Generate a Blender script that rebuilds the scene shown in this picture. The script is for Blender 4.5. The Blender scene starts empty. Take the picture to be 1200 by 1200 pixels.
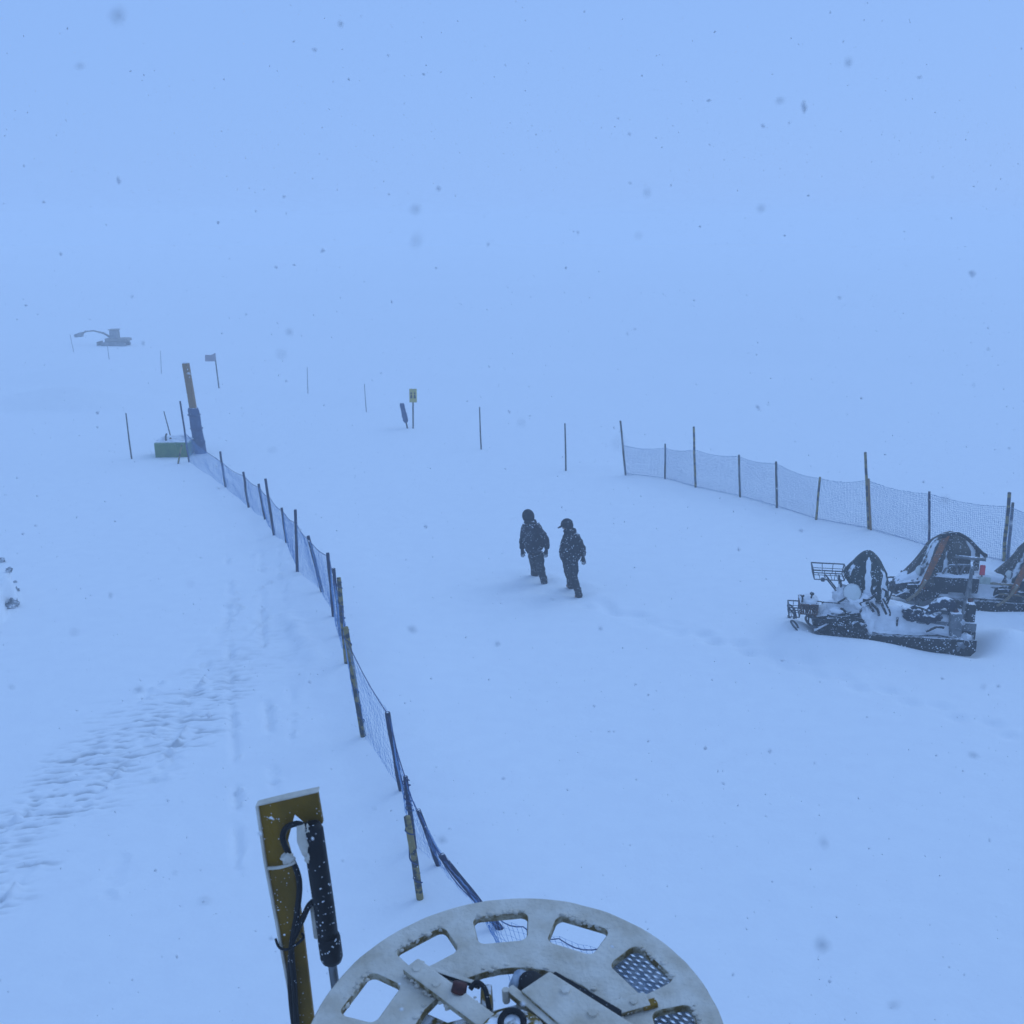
import bpy, bmesh, math, random
import numpy as np
from mathutils import Vector, Matrix, noise as mnoise

random.seed(7)
rng = np.random.default_rng(11)
S = bpy.context.scene
COL = S.collection
rad = math.radians

# ------------------------------------------------------------------ camera geometry (used only to survey where things stand)
PITCH, FPX, CAM_Z = rad(14.6), 1300.0, 7.3
CAM = Vector((0, 0, CAM_Z))
RT = Vector((1, 0, 0)); FW = Vector((0, math.cos(PITCH), -math.sin(PITCH))); UP = Vector((0, math.sin(PITCH), math.cos(PITCH)))

def ray(x, y):
    return FW + RT * ((x - 600) / FPX) + UP * ((600 - y) / FPX)

def G(x, y, z=0.0):                       # photo pixel -> point on the ground
    d = ray(x, y)
    return CAM + d * ((z - CAM_Z) / d.z)

def at(x, y, depth):                      # photo pixel -> point at world y = depth
    d = ray(x, y)
    return CAM + d * (depth / d.y)

# ------------------------------------------------------------------ materials
def _nodes(name):
    m = bpy.data.materials.new(name); m.use_nodes = True
    nt = m.node_tree
    return m, nt, nt.nodes['Principled BSDF']

def mat(name, col, rough=0.6, metal=0.0, col2=None, scale=8.0, bump=0.0, bscale=40.0, snow=0.0, snow_scale=9.0, specks=0.0,
        speck_scale=60.0, stretch=(1, 1, 1), lo=0.4, hi=0.6):
    """procedural paint / cloth / wood; snow = share of settled snow on faces that look up; specks = stuck flakes"""
    m, nt, b = _nodes(name)
    N, L = nt.nodes, nt.links
    tc = N.new('ShaderNodeTexCoord'); mp = N.new('ShaderNodeMapping'); mp.inputs['Scale'].default_value = stretch
    L.new(tc.outputs['Object'], mp.inputs['Vector'])
    def noise(s, det=4.0):
        n = N.new('ShaderNodeTexNoise'); n.inputs['Scale'].default_value = s; n.inputs['Detail'].default_value = det
        L.new(mp.outputs['Vector'], n.inputs['Vector']); return n
    def ramp(src, a, c):
        r = N.new('ShaderNodeMapRange'); r.inputs['From Min'].default_value = a; r.inputs['From Max'].default_value = c
        L.new(src, r.inputs['Value']); return r.outputs['Result']
    def mix(f, a, c):
        x = N.new('ShaderNodeMix'); x.data_type = 'RGBA'
        L.new(f, x.inputs['Factor'])
        for sock, v in ((x.inputs['A'], a), (x.inputs['B'], c)):
            if isinstance(v, tuple): sock.default_value = v + (1,)
            else: L.new(v, sock)
        return x.outputs['Result']
    def math_(op, a, c):
        x = N.new('ShaderNodeMath'); x.operation = op; x.use_clamp = op in ('ADD', 'MULTIPLY')
        for i, v in enumerate((a, c)):
            if isinstance(v, float): x.inputs[i].default_value = v
            else: L.new(v, x.inputs[i])
        return x.outputs[0]
    c2 = col2 if col2 else tuple(v * 0.75 for v in col)
    cur = mix(ramp(noise(scale).outputs['Fac'], lo, hi), col, c2)
    fac = None
    if snow > 0:
        g = N.new('ShaderNodeNewGeometry'); sp = N.new('ShaderNodeSeparateXYZ'); L.new(g.outputs['Normal'], sp.inputs[0])
        n = noise(snow_scale, 6.0)
        a = math_('ADD', ramp(sp.outputs['Z'], -0.1, 1.0), 0.0)
        s = N.new('ShaderNodeMath'); s.operation = 'ADD'; L.new(a, s.inputs[0]); L.new(n.outputs['Fac'], s.inputs[1])
        fac = ramp(s.outputs[0], 1.45 - snow * 0.75, 1.6 - snow * 0.75)
    if specks > 0:
        v = N.new('ShaderNodeTexVoronoi'); v.inputs['Scale'].default_value = speck_scale; L.new(tc.outputs['Object'], v.inputs['Vector'])
        wn = noise(speck_scale * 0.25, 2.0)
        r = N.new('ShaderNodeMapRange'); r.inputs['From Min'].default_value = 0.28 * specks + 0.04; r.inputs['From Max'].default_value = 0.2 * specks
        L.new(v.outputs['Distance'], r.inputs['Value'])
        f2 = math_('MULTIPLY', r.outputs['Result'], ramp(wn.outputs['Fac'], 0.46, 0.54))
        fac = f2 if fac is None else math_('ADD', fac, f2)
    if fac is not None:
        cur = mix(fac, cur, (0.80, 0.82, 0.85))
        rr = N.new('ShaderNodeMapRange'); L.new(fac, rr.inputs['Value']); rr.inputs['To Min'].default_value = rough; rr.inputs['To Max'].default_value = 0.85
        L.new(rr.outputs['Result'], b.inputs['Roughness'])
    else:
        b.inputs['Roughness'].default_value = rough
    L.new(cur, b.inputs['Base Color'])
    b.inputs['Metallic'].default_value = metal
    b.inputs['Specular IOR Level'].default_value = 0.15
    if bump > 0:
        bn = N.new('ShaderNodeBump'); bn.inputs['Strength'].default_value = bump; bn.inputs['Distance'].default_value = 0.02
        L.new(noise(bscale, 5.0).outputs['Fac'], bn.inputs['Height']); L.new(bn.outputs['Normal'], b.inputs['Normal'])
    return m

M = {}
M['snow'] = mat('fresh_snow', (0.80, 0.815, 0.83), 0.85, col2=(0.785, 0.80, 0.82), scale=3, bump=0.25, bscale=14)
M['snow_soft'] = mat('settled_snow', (0.80, 0.82, 0.85), 0.85, col2=(0.70, 0.72, 0.75), scale=6, bump=0.35, bscale=25)
M['flake'] = mat('snowflake', (0.66, 0.68, 0.70), 0.6, col2=(0.75, 0.76, 0.78), scale=0.7)
M['rime'] = mat('rime_on_steel', (0.62, 0.575, 0.50), 0.8, col2=(0.45, 0.395, 0.31), scale=9, bump=0.4, bscale=60, lo=0.38, hi=0.72)
M['crust'] = mat('crusted_yellow_edge', (0.16, 0.11, 0.035), 0.7, col2=(0.42, 0.37, 0.27), scale=28, bump=0.8, bscale=90, lo=0.42, hi=0.6)
M['yellow'] = mat('yellow_paint', (0.20, 0.108, 0.002), 0.5, col2=(0.14, 0.078, 0.003), scale=6, bump=0.1, bscale=70, specks=0.55, speck_scale=85)
M['yellow_dull'] = mat('dull_yellow_paint', (0.17, 0.105, 0.012), 0.6, col2=(0.10, 0.07, 0.015), scale=14, bump=0.3, snow=0.08, snow_scale=25, specks=0.5, speck_scale=80)
M['black_sleeve'] = mat('black_sleeve', (0.005, 0.005, 0.006), 0.45, col2=(0.009, 0.009, 0.011), scale=9, bump=0.15, specks=0.75, speck_scale=75)
M['rubber'] = mat('black_rubber', (0.01, 0.01, 0.012), 0.5, specks=0.45, speck_scale=85)
M['rod'] = mat('grey_steel_rod', (0.20, 0.21, 0.22), 0.35, 0.6, bump=0.05)
M['steel'] = mat('galvanised_steel', (0.24, 0.30, 0.38), 0.5, 0.1, col2=(0.42, 0.47, 0.53), scale=30)
M['rust'] = mat('rusty_pin', (0.10, 0.03, 0.025), 0.6, col2=(0.05, 0.02, 0.02), scale=30)
M['pole_dark'] = mat('dark_blue_pole', (0.012, 0.022, 0.075), 0.5, col2=(0.02, 0.03, 0.06), scale=10, specks=0.35, speck_scale=60, snow=0.1, snow_scale=20)
M['pole_grey'] = mat('weathered_pole', (0.05, 0.06, 0.07), 0.6, col2=(0.10, 0.09, 0.07), scale=9)
M['pole_hazed'] = mat('hazed_pole', (0.26, 0.265, 0.27), 0.7, col2=(0.36, 0.36, 0.36), scale=9)  # paled pole colour for far poles, distance haze put into the tone
M['bamboo'] = mat('bamboo_pole', (0.24, 0.19, 0.075), 0.6, col2=(0.035, 0.04, 0.05), scale=6, stretch=(1, 1, 1.5), lo=0.47, hi=0.55, specks=0.4, speck_scale=50)
M['net_blue'] = mat('blue_net_cord', (0.10, 0.23, 0.47), 0.6, col2=(0.20, 0.33, 0.54), scale=3)
M['net_grey'] = mat('grey_blue_net_cord', (0.14, 0.23, 0.38), 0.6, col2=(0.24, 0.32, 0.44), scale=3)
M['rope'] = mat('dark_rope', (0.02, 0.04, 0.12), 0.7, col2=(0.05, 0.08, 0.18), scale=30)
M['wood'] = mat('brown_timber', (0.20, 0.105, 0.045), 0.7, col2=(0.26, 0.16, 0.06), scale=5, stretch=(6, 6, 0.6))
M['pad_blue'] = mat('blue_padding', (0.022, 0.05, 0.13), 0.55, col2=(0.045, 0.085, 0.18), scale=5, snow=0.30, snow_scale=7)
M['crate'] = mat('green_crate', (0.055, 0.15, 0.05), 0.6, col2=(0.10, 0.19, 0.06), scale=4, snow=0.30, snow_scale=6)
M['jacket_navy'] = mat('navy_jacket', (0.006, 0.008, 0.014), 0.7, col2=(0.014, 0.015, 0.022), scale=6, bump=0.6, bscale=14, snow=0.16, snow_scale=24, specks=0.85, speck_scale=30)
M['jacket_black'] = mat('black_jacket', (0.007, 0.009, 0.012), 0.7, col2=(0.012, 0.014, 0.018), scale=6, bump=0.6, bscale=14, snow=0.16, snow_scale=24, specks=0.92, speck_scale=28)
M['trousers'] = mat('dark_trousers', (0.014, 0.017, 0.020), 0.75, col2=(0.024, 0.027, 0.031), scale=6, bump=0.5, bscale=16, snow=0.10, snow_scale=26, specks=0.7, speck_scale=32)
M['hat'] = mat('dark_knit', (0.013, 0.017, 0.022), 0.8, bump=0.4, bscale=60, specks=0.35, speck_scale=40)
M['skin'] = mat('skin', (0.28, 0.17, 0.12), 0.55)
M['glove'] = mat('dark_glove', (0.02, 0.022, 0.026), 0.7, specks=0.5, speck_scale=50)
M['black_plastic'] = mat('black_plastic', (0.013, 0.017, 0.019), 0.5, col2=(0.03, 0.035, 0.038), scale=7, bump=0.3, snow=0.42, snow_scale=11, specks=0.9, speck_scale=28)
M['dark_plain'] = mat('dark_skirt', (0.013, 0.018, 0.020), 0.6, col2=(0.028, 0.033, 0.036), scale=9, bump=0.4, snow=0.15, snow_scale=16, specks=1.0, speck_scale=24)
M['grey_panel'] = mat('grey_panel', (0.10, 0.115, 0.13), 0.6, col2=(0.17, 0.185, 0.20), scale=7, bump=0.3, snow=0.35, snow_scale=12, specks=0.7, speck_scale=30)
M['tube_grey'] = mat('grey_tube', (0.10, 0.11, 0.12), 0.5, 0.2, col2=(0.2, 0.2, 0.2), scale=12, snow=0.3, snow_scale=20)
M['tube_tan'] = mat('tan_tube', (0.20, 0.15, 0.09), 0.6, col2=(0.26, 0.22, 0.16), scale=10, snow=0.2, snow_scale=20)
M['wire'] = mat('dark_wire', (0.03, 0.04, 0.05), 0.5, col2=(0.08, 0.09, 0.10), scale=12)
M['rust_slats'] = mat('rusty_slats', (0.11, 0.055, 0.035), 0.7, col2=(0.07, 0.05, 0.045), scale=16, snow=0.25, snow_scale=20)
M['orange'] = mat('orange_strap', (0.30, 0.10, 0.03), 0.6, col2=(0.16, 0.08, 0.05), scale=14, specks=0.6, speck_scale=40)
M['red'] = mat('red_lens', (0.62, 0.05, 0.07), 0.35, col2=(0.5, 0.06, 0.08), scale=10)
M['white_lamp'] = mat('snowed_lens', (0.56, 0.60, 0.58), 0.5, col2=(0.64, 0.67, 0.66), scale=5, bump=0.2)
M['plate'] = mat('pale_plate', (0.40, 0.45, 0.40), 0.5)
M['bag'] = mat('black_bag_cloth', (0.010, 0.016, 0.030), 0.6, col2=(0.02, 0.03, 0.05), scale=8, bump=0.7, bscale=12, snow=0.35, snow_scale=13, specks=0.7, speck_scale=30)
M['sign_yellow'] = mat('yellow_sign', (0.50, 0.40, 0.08), 0.5, col2=(0.42, 0.36, 0.12), scale=6)
M['sign_dark'] = mat('dark_symbol', (0.03, 0.03, 0.03), 0.5)
M['board'] = mat('grey_board', (0.27, 0.24, 0.27), 0.6, col2=(0.33, 0.29, 0.31), scale=4)
M['digger'] = mat('digger_paint', (0.30, 0.28, 0.25), 0.6, col2=(0.24, 0.23, 0.22), scale=2)  # paint lightened so the far digger fades, haze carried in its colour
M['digger_dark'] = mat('digger_rubber', (0.20, 0.20, 0.205), 0.7, col2=(0.3, 0.3, 0.3), scale=3)  # dark parts lightened too, haze mixed into the base tone
M['dirty_ice'] = mat('dirty_ice', (0.13, 0.15, 0.17), 0.7, col2=(0.5, 0.52, 0.55), scale=6, bump=0.6, bscale=20, snow=0.3, snow_scale=7)

def rib_shade_snow():  # paints the shade of the rib hollows into the snow colour as grey
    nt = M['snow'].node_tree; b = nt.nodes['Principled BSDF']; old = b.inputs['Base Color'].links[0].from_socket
    a = nt.nodes.new('ShaderNodeAttribute'); a.attribute_name = 'rib_shade'
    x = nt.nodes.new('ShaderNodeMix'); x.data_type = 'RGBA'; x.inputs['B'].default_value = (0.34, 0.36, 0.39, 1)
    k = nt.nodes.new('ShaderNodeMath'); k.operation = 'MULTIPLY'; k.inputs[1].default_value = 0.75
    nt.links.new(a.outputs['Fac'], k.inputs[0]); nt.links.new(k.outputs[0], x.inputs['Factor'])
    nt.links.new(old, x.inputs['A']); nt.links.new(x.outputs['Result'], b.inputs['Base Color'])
rib_shade_snow()

def tarp_mat(name, col, col2):
    """dark cloth whose furrows hold snow: the mesh stores where the furrows are in 'furrow'"""
    m, nt, b = _nodes(name); N, L = nt.nodes, nt.links
    at_ = N.new('ShaderNodeAttribute'); at_.attribute_name = 'furrow'
    tc = N.new('ShaderNodeTexCoord')
    n = N.new('ShaderNodeTexNoise'); n.inputs['Scale'].default_value = 9; n.inputs['Detail'].default_value = 6; L.new(tc.outputs['Object'], n.inputs['Vector'])
    a = N.new('ShaderNodeMath'); a.operation = 'MULTIPLY_ADD'; L.new(n.outputs['Fac'], a.inputs[0]); a.inputs[1].default_value = 0.9; L.new(at_.outputs['Fac'], a.inputs[2])
    r = N.new('ShaderNodeMapRange'); L.new(a.outputs[0], r.inputs['Value']); r.inputs['From Min'].default_value = 0.96; r.inputs['From Max'].default_value = 1.1
    n2 = N.new('ShaderNodeTexNoise'); n2.inputs['Scale'].default_value = 5; L.new(tc.outputs['Object'], n2.inputs['Vector'])
    x0 = N.new('ShaderNodeMix'); x0.data_type = 'RGBA'; L.new(n2.outputs['Fac'], x0.inputs['Factor']); x0.inputs['A'].default_value = col + (1,); x0.inputs['B'].default_value = col2 + (1,)
    x = N.new('ShaderNodeMix'); x.data_type = 'RGBA'; L.new(r.outputs['Result'], x.inputs['Factor']); L.new(x0.outputs['Result'], x.inputs['A']); x.inputs['B'].default_value = (0.72, 0.75, 0.78, 1)
    vo = N.new('ShaderNodeTexVoronoi'); vo.inputs['Scale'].default_value = 26; L.new(tc.outputs['Object'], vo.inputs['Vector'])
    vr = N.new('ShaderNodeMapRange'); vr.inputs['From Min'].default_value = .30; vr.inputs['From Max'].default_value = .20; L.new(vo.outputs['Distance'], vr.inputs['Value'])
    nr = N.new('ShaderNodeMapRange'); nr.inputs['From Min'].default_value = .47; nr.inputs['From Max'].default_value = .56; L.new(n2.outputs['Fac'], nr.inputs['Value'])
    vm = N.new('ShaderNodeMath'); vm.operation = 'MULTIPLY'; L.new(vr.outputs['Result'], vm.inputs[0]); L.new(nr.outputs['Result'], vm.inputs[1])
    x3 = N.new('ShaderNodeMix'); x3.data_type = 'RGBA'; L.new(vm.outputs[0], x3.inputs['Factor']); L.new(x.outputs['Result'], x3.inputs['A']); x3.inputs['B'].default_value = (.62, .65, .68, 1); x = x3
    L.new(x.outputs['Result'], b.inputs['Base Color']); b.inputs['Roughness'].default_value = 0.6; b.inputs['Specular IOR Level'].default_value = 0.15
    bn = N.new('ShaderNodeBump'); bn.inputs['Strength'].default_value = 0.5; bn.inputs['Distance'].default_value = 0.03
    L.new(n.outputs['Fac'], bn.inputs['Height']); L.new(bn.outputs['Normal'], b.inputs['Normal'])
    return m
M['tarp'] = tarp_mat('snow_streaked_tarp', (0.016, 0.028, 0.028), (0.035, 0.05, 0.045))
M['tarp_brown'] = tarp_mat('dark_olive_tarp', (0.022, 0.028, 0.026), (0.085, 0.075, 0.06))

# ------------------------------------------------------------------ mesh helper
class MB:
    def __init__(self): self.v, self.f, self.m = [], [], []
    def add(self, vs, fs, mi=0):
        o = len(self.v); self.v += [tuple(p) for p in vs]
        self.f += [tuple(o + i for i in f) for f in fs]; self.m += [mi] * len(fs); return self
    def box(self, c, s, R=None, mi=0, taper=1.0):
        vs = []
        for z in (-1, 1):
            k = taper if z > 0 else 1.0
            for x, y in ((-1, -1), (1, -1), (1, 1), (-1, 1)):
                p = Vector((x * s[0] / 2 * k, y * s[1] / 2 * k, z * s[2] / 2))
                if R is not None: p = R @ p
                vs.append(Vector(c) + p)
        return self.add(vs, [(3, 2, 1, 0), (4, 5, 6, 7), (0, 1, 5, 4), (1, 2, 6, 5), (2, 3, 7, 6), (3, 0, 4, 7)], mi)
    def bar(self, a, b, w, h, mi=0, up=Vector((0, 0, 1))):
        a, b = Vector(a), Vector(b); d = b - a; L = d.length; x = d.normalized()
        y = up.cross(x)
        if y.length < 1e-3: y = Vector((0, 1, 0)).cross(x)
        y.normalize(); z = x.cross(y)
        R = Matrix((x, y, z)).transposed()
        return self.box((a + b) / 2, (L, w, h), R, mi)
    def tube(self, pts, r, n=8, mi=0, caps=True):
        pts = [Vector(p) for p in pts]; k = len(pts)
        rs = r if isinstance(r, (list, tuple)) else [r] * k
        vs, fs = [], []; prev = None
        for i, p in enumerate(pts):
            t = (pts[min(i + 1, k - 1)] - pts[max(i - 1, 0)]).normalized()
            if prev is None:
                q = Vector((0, 0, 1)) if abs(t.z) < 0.9 else Vector((0, 1, 0))
                a = t.cross(q).normalized()
            else:
                a = (prev - t * prev.dot(t)).normalized()
            prev = a; b = t.cross(a)
            for j in range(n):
                an = 2 * math.pi * j / n
                vs.append(p + (a * math.cos(an) + b * math.sin(an)) * rs[i])
        for i in range(k - 1):
            for j in range(n):
                fs.append((i * n + j, i * n + (j + 1) % n, (i + 1) * n + (j + 1) % n, (i + 1) * n + j))
        if caps: fs += [tuple(range(n))[::-1], tuple(range((k - 1) * n, k * n))]
        return self.add(vs, fs, mi)
    def prism(self, poly, T, mi=0):
        """poly: 3-D points of one face; T: vector to the opposite face"""
        n = len(poly); vs = [Vector(p) for p in poly] + [Vector(p) + Vector(T) for p in poly]
        fs = [tuple(range(n)), tuple(range(n, 2 * n))[::-1]] + [((i + 1) % n, i, n + i, n + (i + 1) % n) for i in range(n)]
        return self.add(vs, fs, mi)
    def blob(self, c, r, seed=0, amp=0.25, n=10, fr=2.0, mi=0):
        vs, fs = [], []; c = Vector(c)
        for i in range(n + 1):
            th = math.pi * i / n
            for j in range(2 * n):
                ph = math.pi * j / n
                d = Vector((math.sin(th) * math.cos(ph), math.sin(th) * math.sin(ph), math.cos(th)))
                k = 1 + amp * mnoise.noise(d * fr + Vector((seed * 3.1, seed, 0)))
                vs.append(c + Vector((d.x * r[0], d.y * r[1], d.z * r[2])) * k)
        for i in range(n):
            for j in range(2 * n):
                fs.append((i * 2 * n + j, (i + 1) * 2 * n + j, (i + 1) * 2 * n + (j + 1) % (2 * n), i * 2 * n + (j + 1) % (2 * n)))
        return self.add(vs, fs, mi)
    def build(self, name, m, parent=None, smooth=False, bevel=0.0, recalc=True):
        me = bpy.data.meshes.new(name); me.from_pydata(self.v, [], self.f)
        for x in (m if isinstance(m, (list, tuple)) else [m]): me.materials.append(x)
        if len(me.polygons) == len(self.m): me.polygons.foreach_set('material_index', self.m)
        if recalc:
            bm = bmesh.new(); bm.from_mesh(me); bmesh.ops.recalc_face_normals(bm, faces=bm.faces); bm.to_mesh(me); bm.free()
        me.polygons.foreach_set('use_smooth', [smooth] * len(me.polygons))
        o = bpy.data.objects.new(name, me); COL.objects.link(o)
        if parent is not None: o.parent = parent
        if bevel > 0:
            bv = o.modifiers.new('edge', 'BEVEL'); bv.width = bevel; bv.segments = 2; bv.limit_method = 'ANGLE'; bv.angle_limit = rad(40)
        return o

def tag(o, label=None, cat=None, group=None, kind=None):
    for k, v in (('label', label), ('category', cat), ('group', group), ('kind', kind)):
        if v: o[k] = v
    return o

def root(name, loc, label, cat, group=None, rz=0.0):
    o = bpy.data.objects.new(name, None); COL.objects.link(o)
    o.location = loc; o.rotation_euler = (0, 0, rz); o.empty_display_size = 0.2
    return tag(o, label, cat, group)

def catmull(pts, n=8):
    pts = [Vector(p) for p in pts]; P = [pts[0]] + pts + [pts[-1]]; out = []
    for i in range(1, len(P) - 2):
        a, b, c, d = P[i - 1], P[i], P[i + 1], P[i + 2]
        for k in range(n):
            t = k / n
            out.append(0.5 * ((2 * b) + (c - a) * t + (2 * a - 5 * b + 4 * c - d) * t * t + (3 * b - a - 3 * c + d) * t ** 3))
    return out + [pts[-1]]

# ------------------------------------------------------------------ ground
def vnoise(x, y, seed=0):
    xi, yi = np.floor(x).astype(np.int64), np.floor(y).astype(np.int64); fx, fy = x - xi, y - yi
    fx, fy = fx * fx * (3 - 2 * fx), fy * fy * (3 - 2 * fy)
    def h(a, b):
        n = (a * 374761393 + b * 668265263 + seed * 1442695041) & 0x7fffffff
        n = ((n ^ (n >> 13)) * 1274126177) & 0x7fffffff
        return ((n ^ (n >> 16)) & 0xffff) / 65535.0
    a, b, c, d = h(xi, yi), h(xi + 1, yi), h(xi, yi + 1), h(xi + 1, yi + 1)
    return (a + (b - a) * fx) * (1 - fy) + (c + (d - c) * fx) * fy - 0.5

def sstep(a, b, x):
    t = np.clip((x - a) / (b - a), 0, 1); return t * t * (3 - 2 * t)

def bumpf(x, y, c, r, h, ry=None, ang=0.0):
    dx, dy = x - c[0], y - c[1]; ca, sa = math.cos(ang), math.sin(ang)
    u, v = dx * ca + dy * sa, -dx * sa + dy * ca
    return h * np.exp(-(u / r) ** 2 - (v / (ry or r)) ** 2)

def sled_at(corner, hd):                    # ground point below the rear end of the near side skirt -> middle of the sled
    a = rad(hd); u = Vector((math.cos(a), math.sin(a), 0)); v = Vector((-u.y, u.x, 0)); return corner + u * 1.35 - v * .47, a
SLED = [sled_at(G(1141, 764), 170), (Vector((8.98, 20.85, 0)), rad(169)), (Vector((10.62, 20.55, 0)), rad(169))]
FEET = [G(637.5, 681), G(626.6, 673), G(679.5, 696), G(669.4, 684.5)]
TRAIL = [G(690, 706), G(760, 722), G(830, 745), G(915, 772), G(1000, 800), G(1080, 822), G(1160, 848), G(1260, 880)]
TRAIL2 = [G(645, 690), G(700, 704), G(775, 735), G(860, 752), G(940, 785)]

def trail_steps(T, step=0.38):
    out = []; acc = 0.0; k = 0
    for a, b in zip(T[:-1], T[1:]):
        L = (b - a).length; d = (b - a).normalized(); s = Vector((-d.y, d.x, 0))
        while acc < L:
            out.append((a + d * acc + s * (0.11 if k % 2 else -0.11), math.atan2(d.y, d.x))); acc += step * random.uniform(0.85, 1.2); k += 1
        acc -= L
    return out
STEPS = trail_steps(TRAIL) + trail_steps(TRAIL2, 0.42)

RIB_SHADE = []
def ground_z(x, y):
    RIB_SHADE.clear()
    z = 0.10 * vnoise(x / 7, y / 7, 1) + 0.035 * vnoise(x / 1.7, y / 2.6, 2) + 0.012 * vnoise(x / 0.5, y / 0.7, 3) + 0.005 * vnoise(x / 0.16, y / 0.16, 4)
    far = sstep(30, 60, np.hypot(x, y))
    z = z + far * (0.9 * vnoise(x / 30, y / 22, 5) + 0.25 * vnoise(x / 9, y / 5, 6))
    # groomed lane to the left of the fence: tread ribs that survive in patches, and long shallow ruts
    lane = sstep(-9.2, -8.4, x) * (1 - sstep(-3.6, -2.6, x)) * sstep(9.0, 10.0, y) * (1 - sstep(22, 27, y))
    def ribs(c, rx, ry, wl, amp, seed, ang):
        m = np.clip(np.exp(-((x - c[0]) / rx) ** 2 - ((y - c[1]) / ry) ** 2) * 1.7 - 0.25 + 0.9 * vnoise(x / 0.5, y / 0.35, seed + 5), 0, 1)
        m = m * np.clip(np.exp(-((x - c[0]) / (rx * 1.5)) ** 2 - ((y - c[1]) / (ry * 1.4)) ** 2) * 2, 0, 1)
        yy = y - ang * x + 0.10 * vnoise(x / 0.5, y / 0.5, seed)
        t1 = vnoise(x / 0.20 + 0.8 * vnoise(x, y / 0.3, seed + 8), yy / 0.062, seed + 1); t2 = vnoise(x / 0.08, yy / 0.05, seed + 2)
        tear = np.clip(t1 * 2.0 + t2 * 1.3 + 0.35 * np.sin(2 * np.pi * yy / wl), -1.1, 1.1)
        RIB_SHADE.append(m * min(1, amp / .026) * np.clip(-tear * 1.3 - 0.15, 0, 1))  # painted shade: strongest where the torn ribs dip
        return m * amp * (tear + 0.5 * np.clip(vnoise(x / 0.07, y / 0.06, seed + 3) * 3 - .6, 0, 1))
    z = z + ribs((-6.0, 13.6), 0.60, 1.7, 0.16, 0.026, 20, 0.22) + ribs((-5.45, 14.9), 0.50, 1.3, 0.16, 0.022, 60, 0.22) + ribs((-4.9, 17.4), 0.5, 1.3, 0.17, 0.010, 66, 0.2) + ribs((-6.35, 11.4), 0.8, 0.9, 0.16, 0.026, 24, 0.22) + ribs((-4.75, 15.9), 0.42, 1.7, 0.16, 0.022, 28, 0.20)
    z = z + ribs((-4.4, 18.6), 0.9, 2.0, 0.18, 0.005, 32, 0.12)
    for cx, w, a, sl, sd in ((-3.57, 0.07, 0.08, -.238, 40), (-4.10, 0.06, 0.08, -.262, 42), (-4.95, 0.12, 0.04, -.10, 44), (-3.25, 0.07, 0.035, -.22, 46), (-6.0, 0.07, 0.04, .12, 48), (-5.3, 0.06, 0.035, .10, 52)):
        xc = cx + sl * (y - 15) + 0.10 * vnoise(y / 2, y * 0, sd)
        on = np.clip(0.3 + 2.4 * vnoise(x / 0.7, y / 0.55, sd + 1), 0, 1)
        clods = np.clip(vnoise(x / 0.11, y / 0.13, sd + 2) * 3 - 0.4, 0, 1)
        z = z + lane * on * (-a * np.exp(-((x - xc) / w) ** 2) + 0.12 * clods * np.exp(-((x - xc - 0.06) / (w * 1.3)) ** 2))
    # windrow near the fence
    e = x - (-3.22 - 0.33 * (y - 17)); z = z + 0.13 * np.exp(-(e / 0.22) ** 2) * sstep(15.5, 17, y) * (1 - sstep(19, 22, y)) * (0.6 + 1.6 * vnoise(x / 0.4, y / 0.5, 50))
    z = z + 0.12 * sstep(-0.2, 0.6, e) * (1 - sstep(1.0, 3.5, e)) * sstep(9, 13, y) * (1 - sstep(26, 34, y))
    # bank at the left edge of the lane
    bd = np.hypot((x + 10.72) / 1.15, (y - 19.5) / 2.1)
    z = z + 0.50 * (1 - sstep(0.90, 1.0, bd + 0.25 * vnoise(x / 0.35, y / 0.4, 60))) * (1 + 0.5 * vnoise(x / 0.3, y / 0.3, 61))
    # footprints
    for p, a in STEPS:
        k = (np.abs(x - p.x) < 0.8) & (np.abs(y - p.y) < 0.8)
        if k.any():
            zz = bumpf(x[k], y[k], p, 0.19, -0.055, 0.12, a) + bumpf(x[k], y[k], (p.x + 0.2, p.y + 0.1), 0.14, 0.018)
            z[k] = z[k] + zz
    for i, p in enumerate(FEET):
        z = z + bumpf(x, y, p, 0.22, -0.05) + bumpf(x, y, (p.x - 0.03, p.y - 0.16), 0.16, 0.03) + bumpf(x, y, (p.x + 0.34, p.y + 0.02), 0.22, 0.05) + bumpf(x, y, (p.x - 0.3, p.y + 0.25), 0.3, 0.06)
    # drifts and wind scoops round the sleds
    for i, (o, h) in enumerate(SLED):
        c, s = math.cos(h), math.sin(h)
        u = (x - o.x) * c + (y - o.y) * s; v = -(x - o.x) * s + (y - o.y) * c
        box = np.hypot(np.maximum(np.abs(u) - 1.25, 0), np.maximum(np.abs(v) - 0.42, 0))
        z = z + 0.13 * np.exp(-((box - 0.55) / 0.38) ** 2) * (0.8 + 0.8 * vnoise(x / 1.1, y / 1.1, 70 + i)) - 0.05 * np.exp(-(box / 0.22) ** 2)
        if i == 0:
            z = z + (0.17 * sstep(-0.9, 0.6, u) * (1 - sstep(1.1, 2.3, u)) * np.exp(-(np.maximum(0.62 - v, 0) / 0.22) ** 2) * np.exp(-(np.maximum(v - 0.62, 0) / 0.9) ** 2)) + bumpf(u, v, (-2.15, 0.15), 0.50, 0.30, 0.55) - 0.12 * np.exp(-(((u + 1.45) / 0.28) ** 2 + ((v - 0.35) / 0.40) ** 2)) + 0.15 * bumpf(u, v, (1.6, 0.1), 0.45, 1.0, 0.45)
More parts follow.
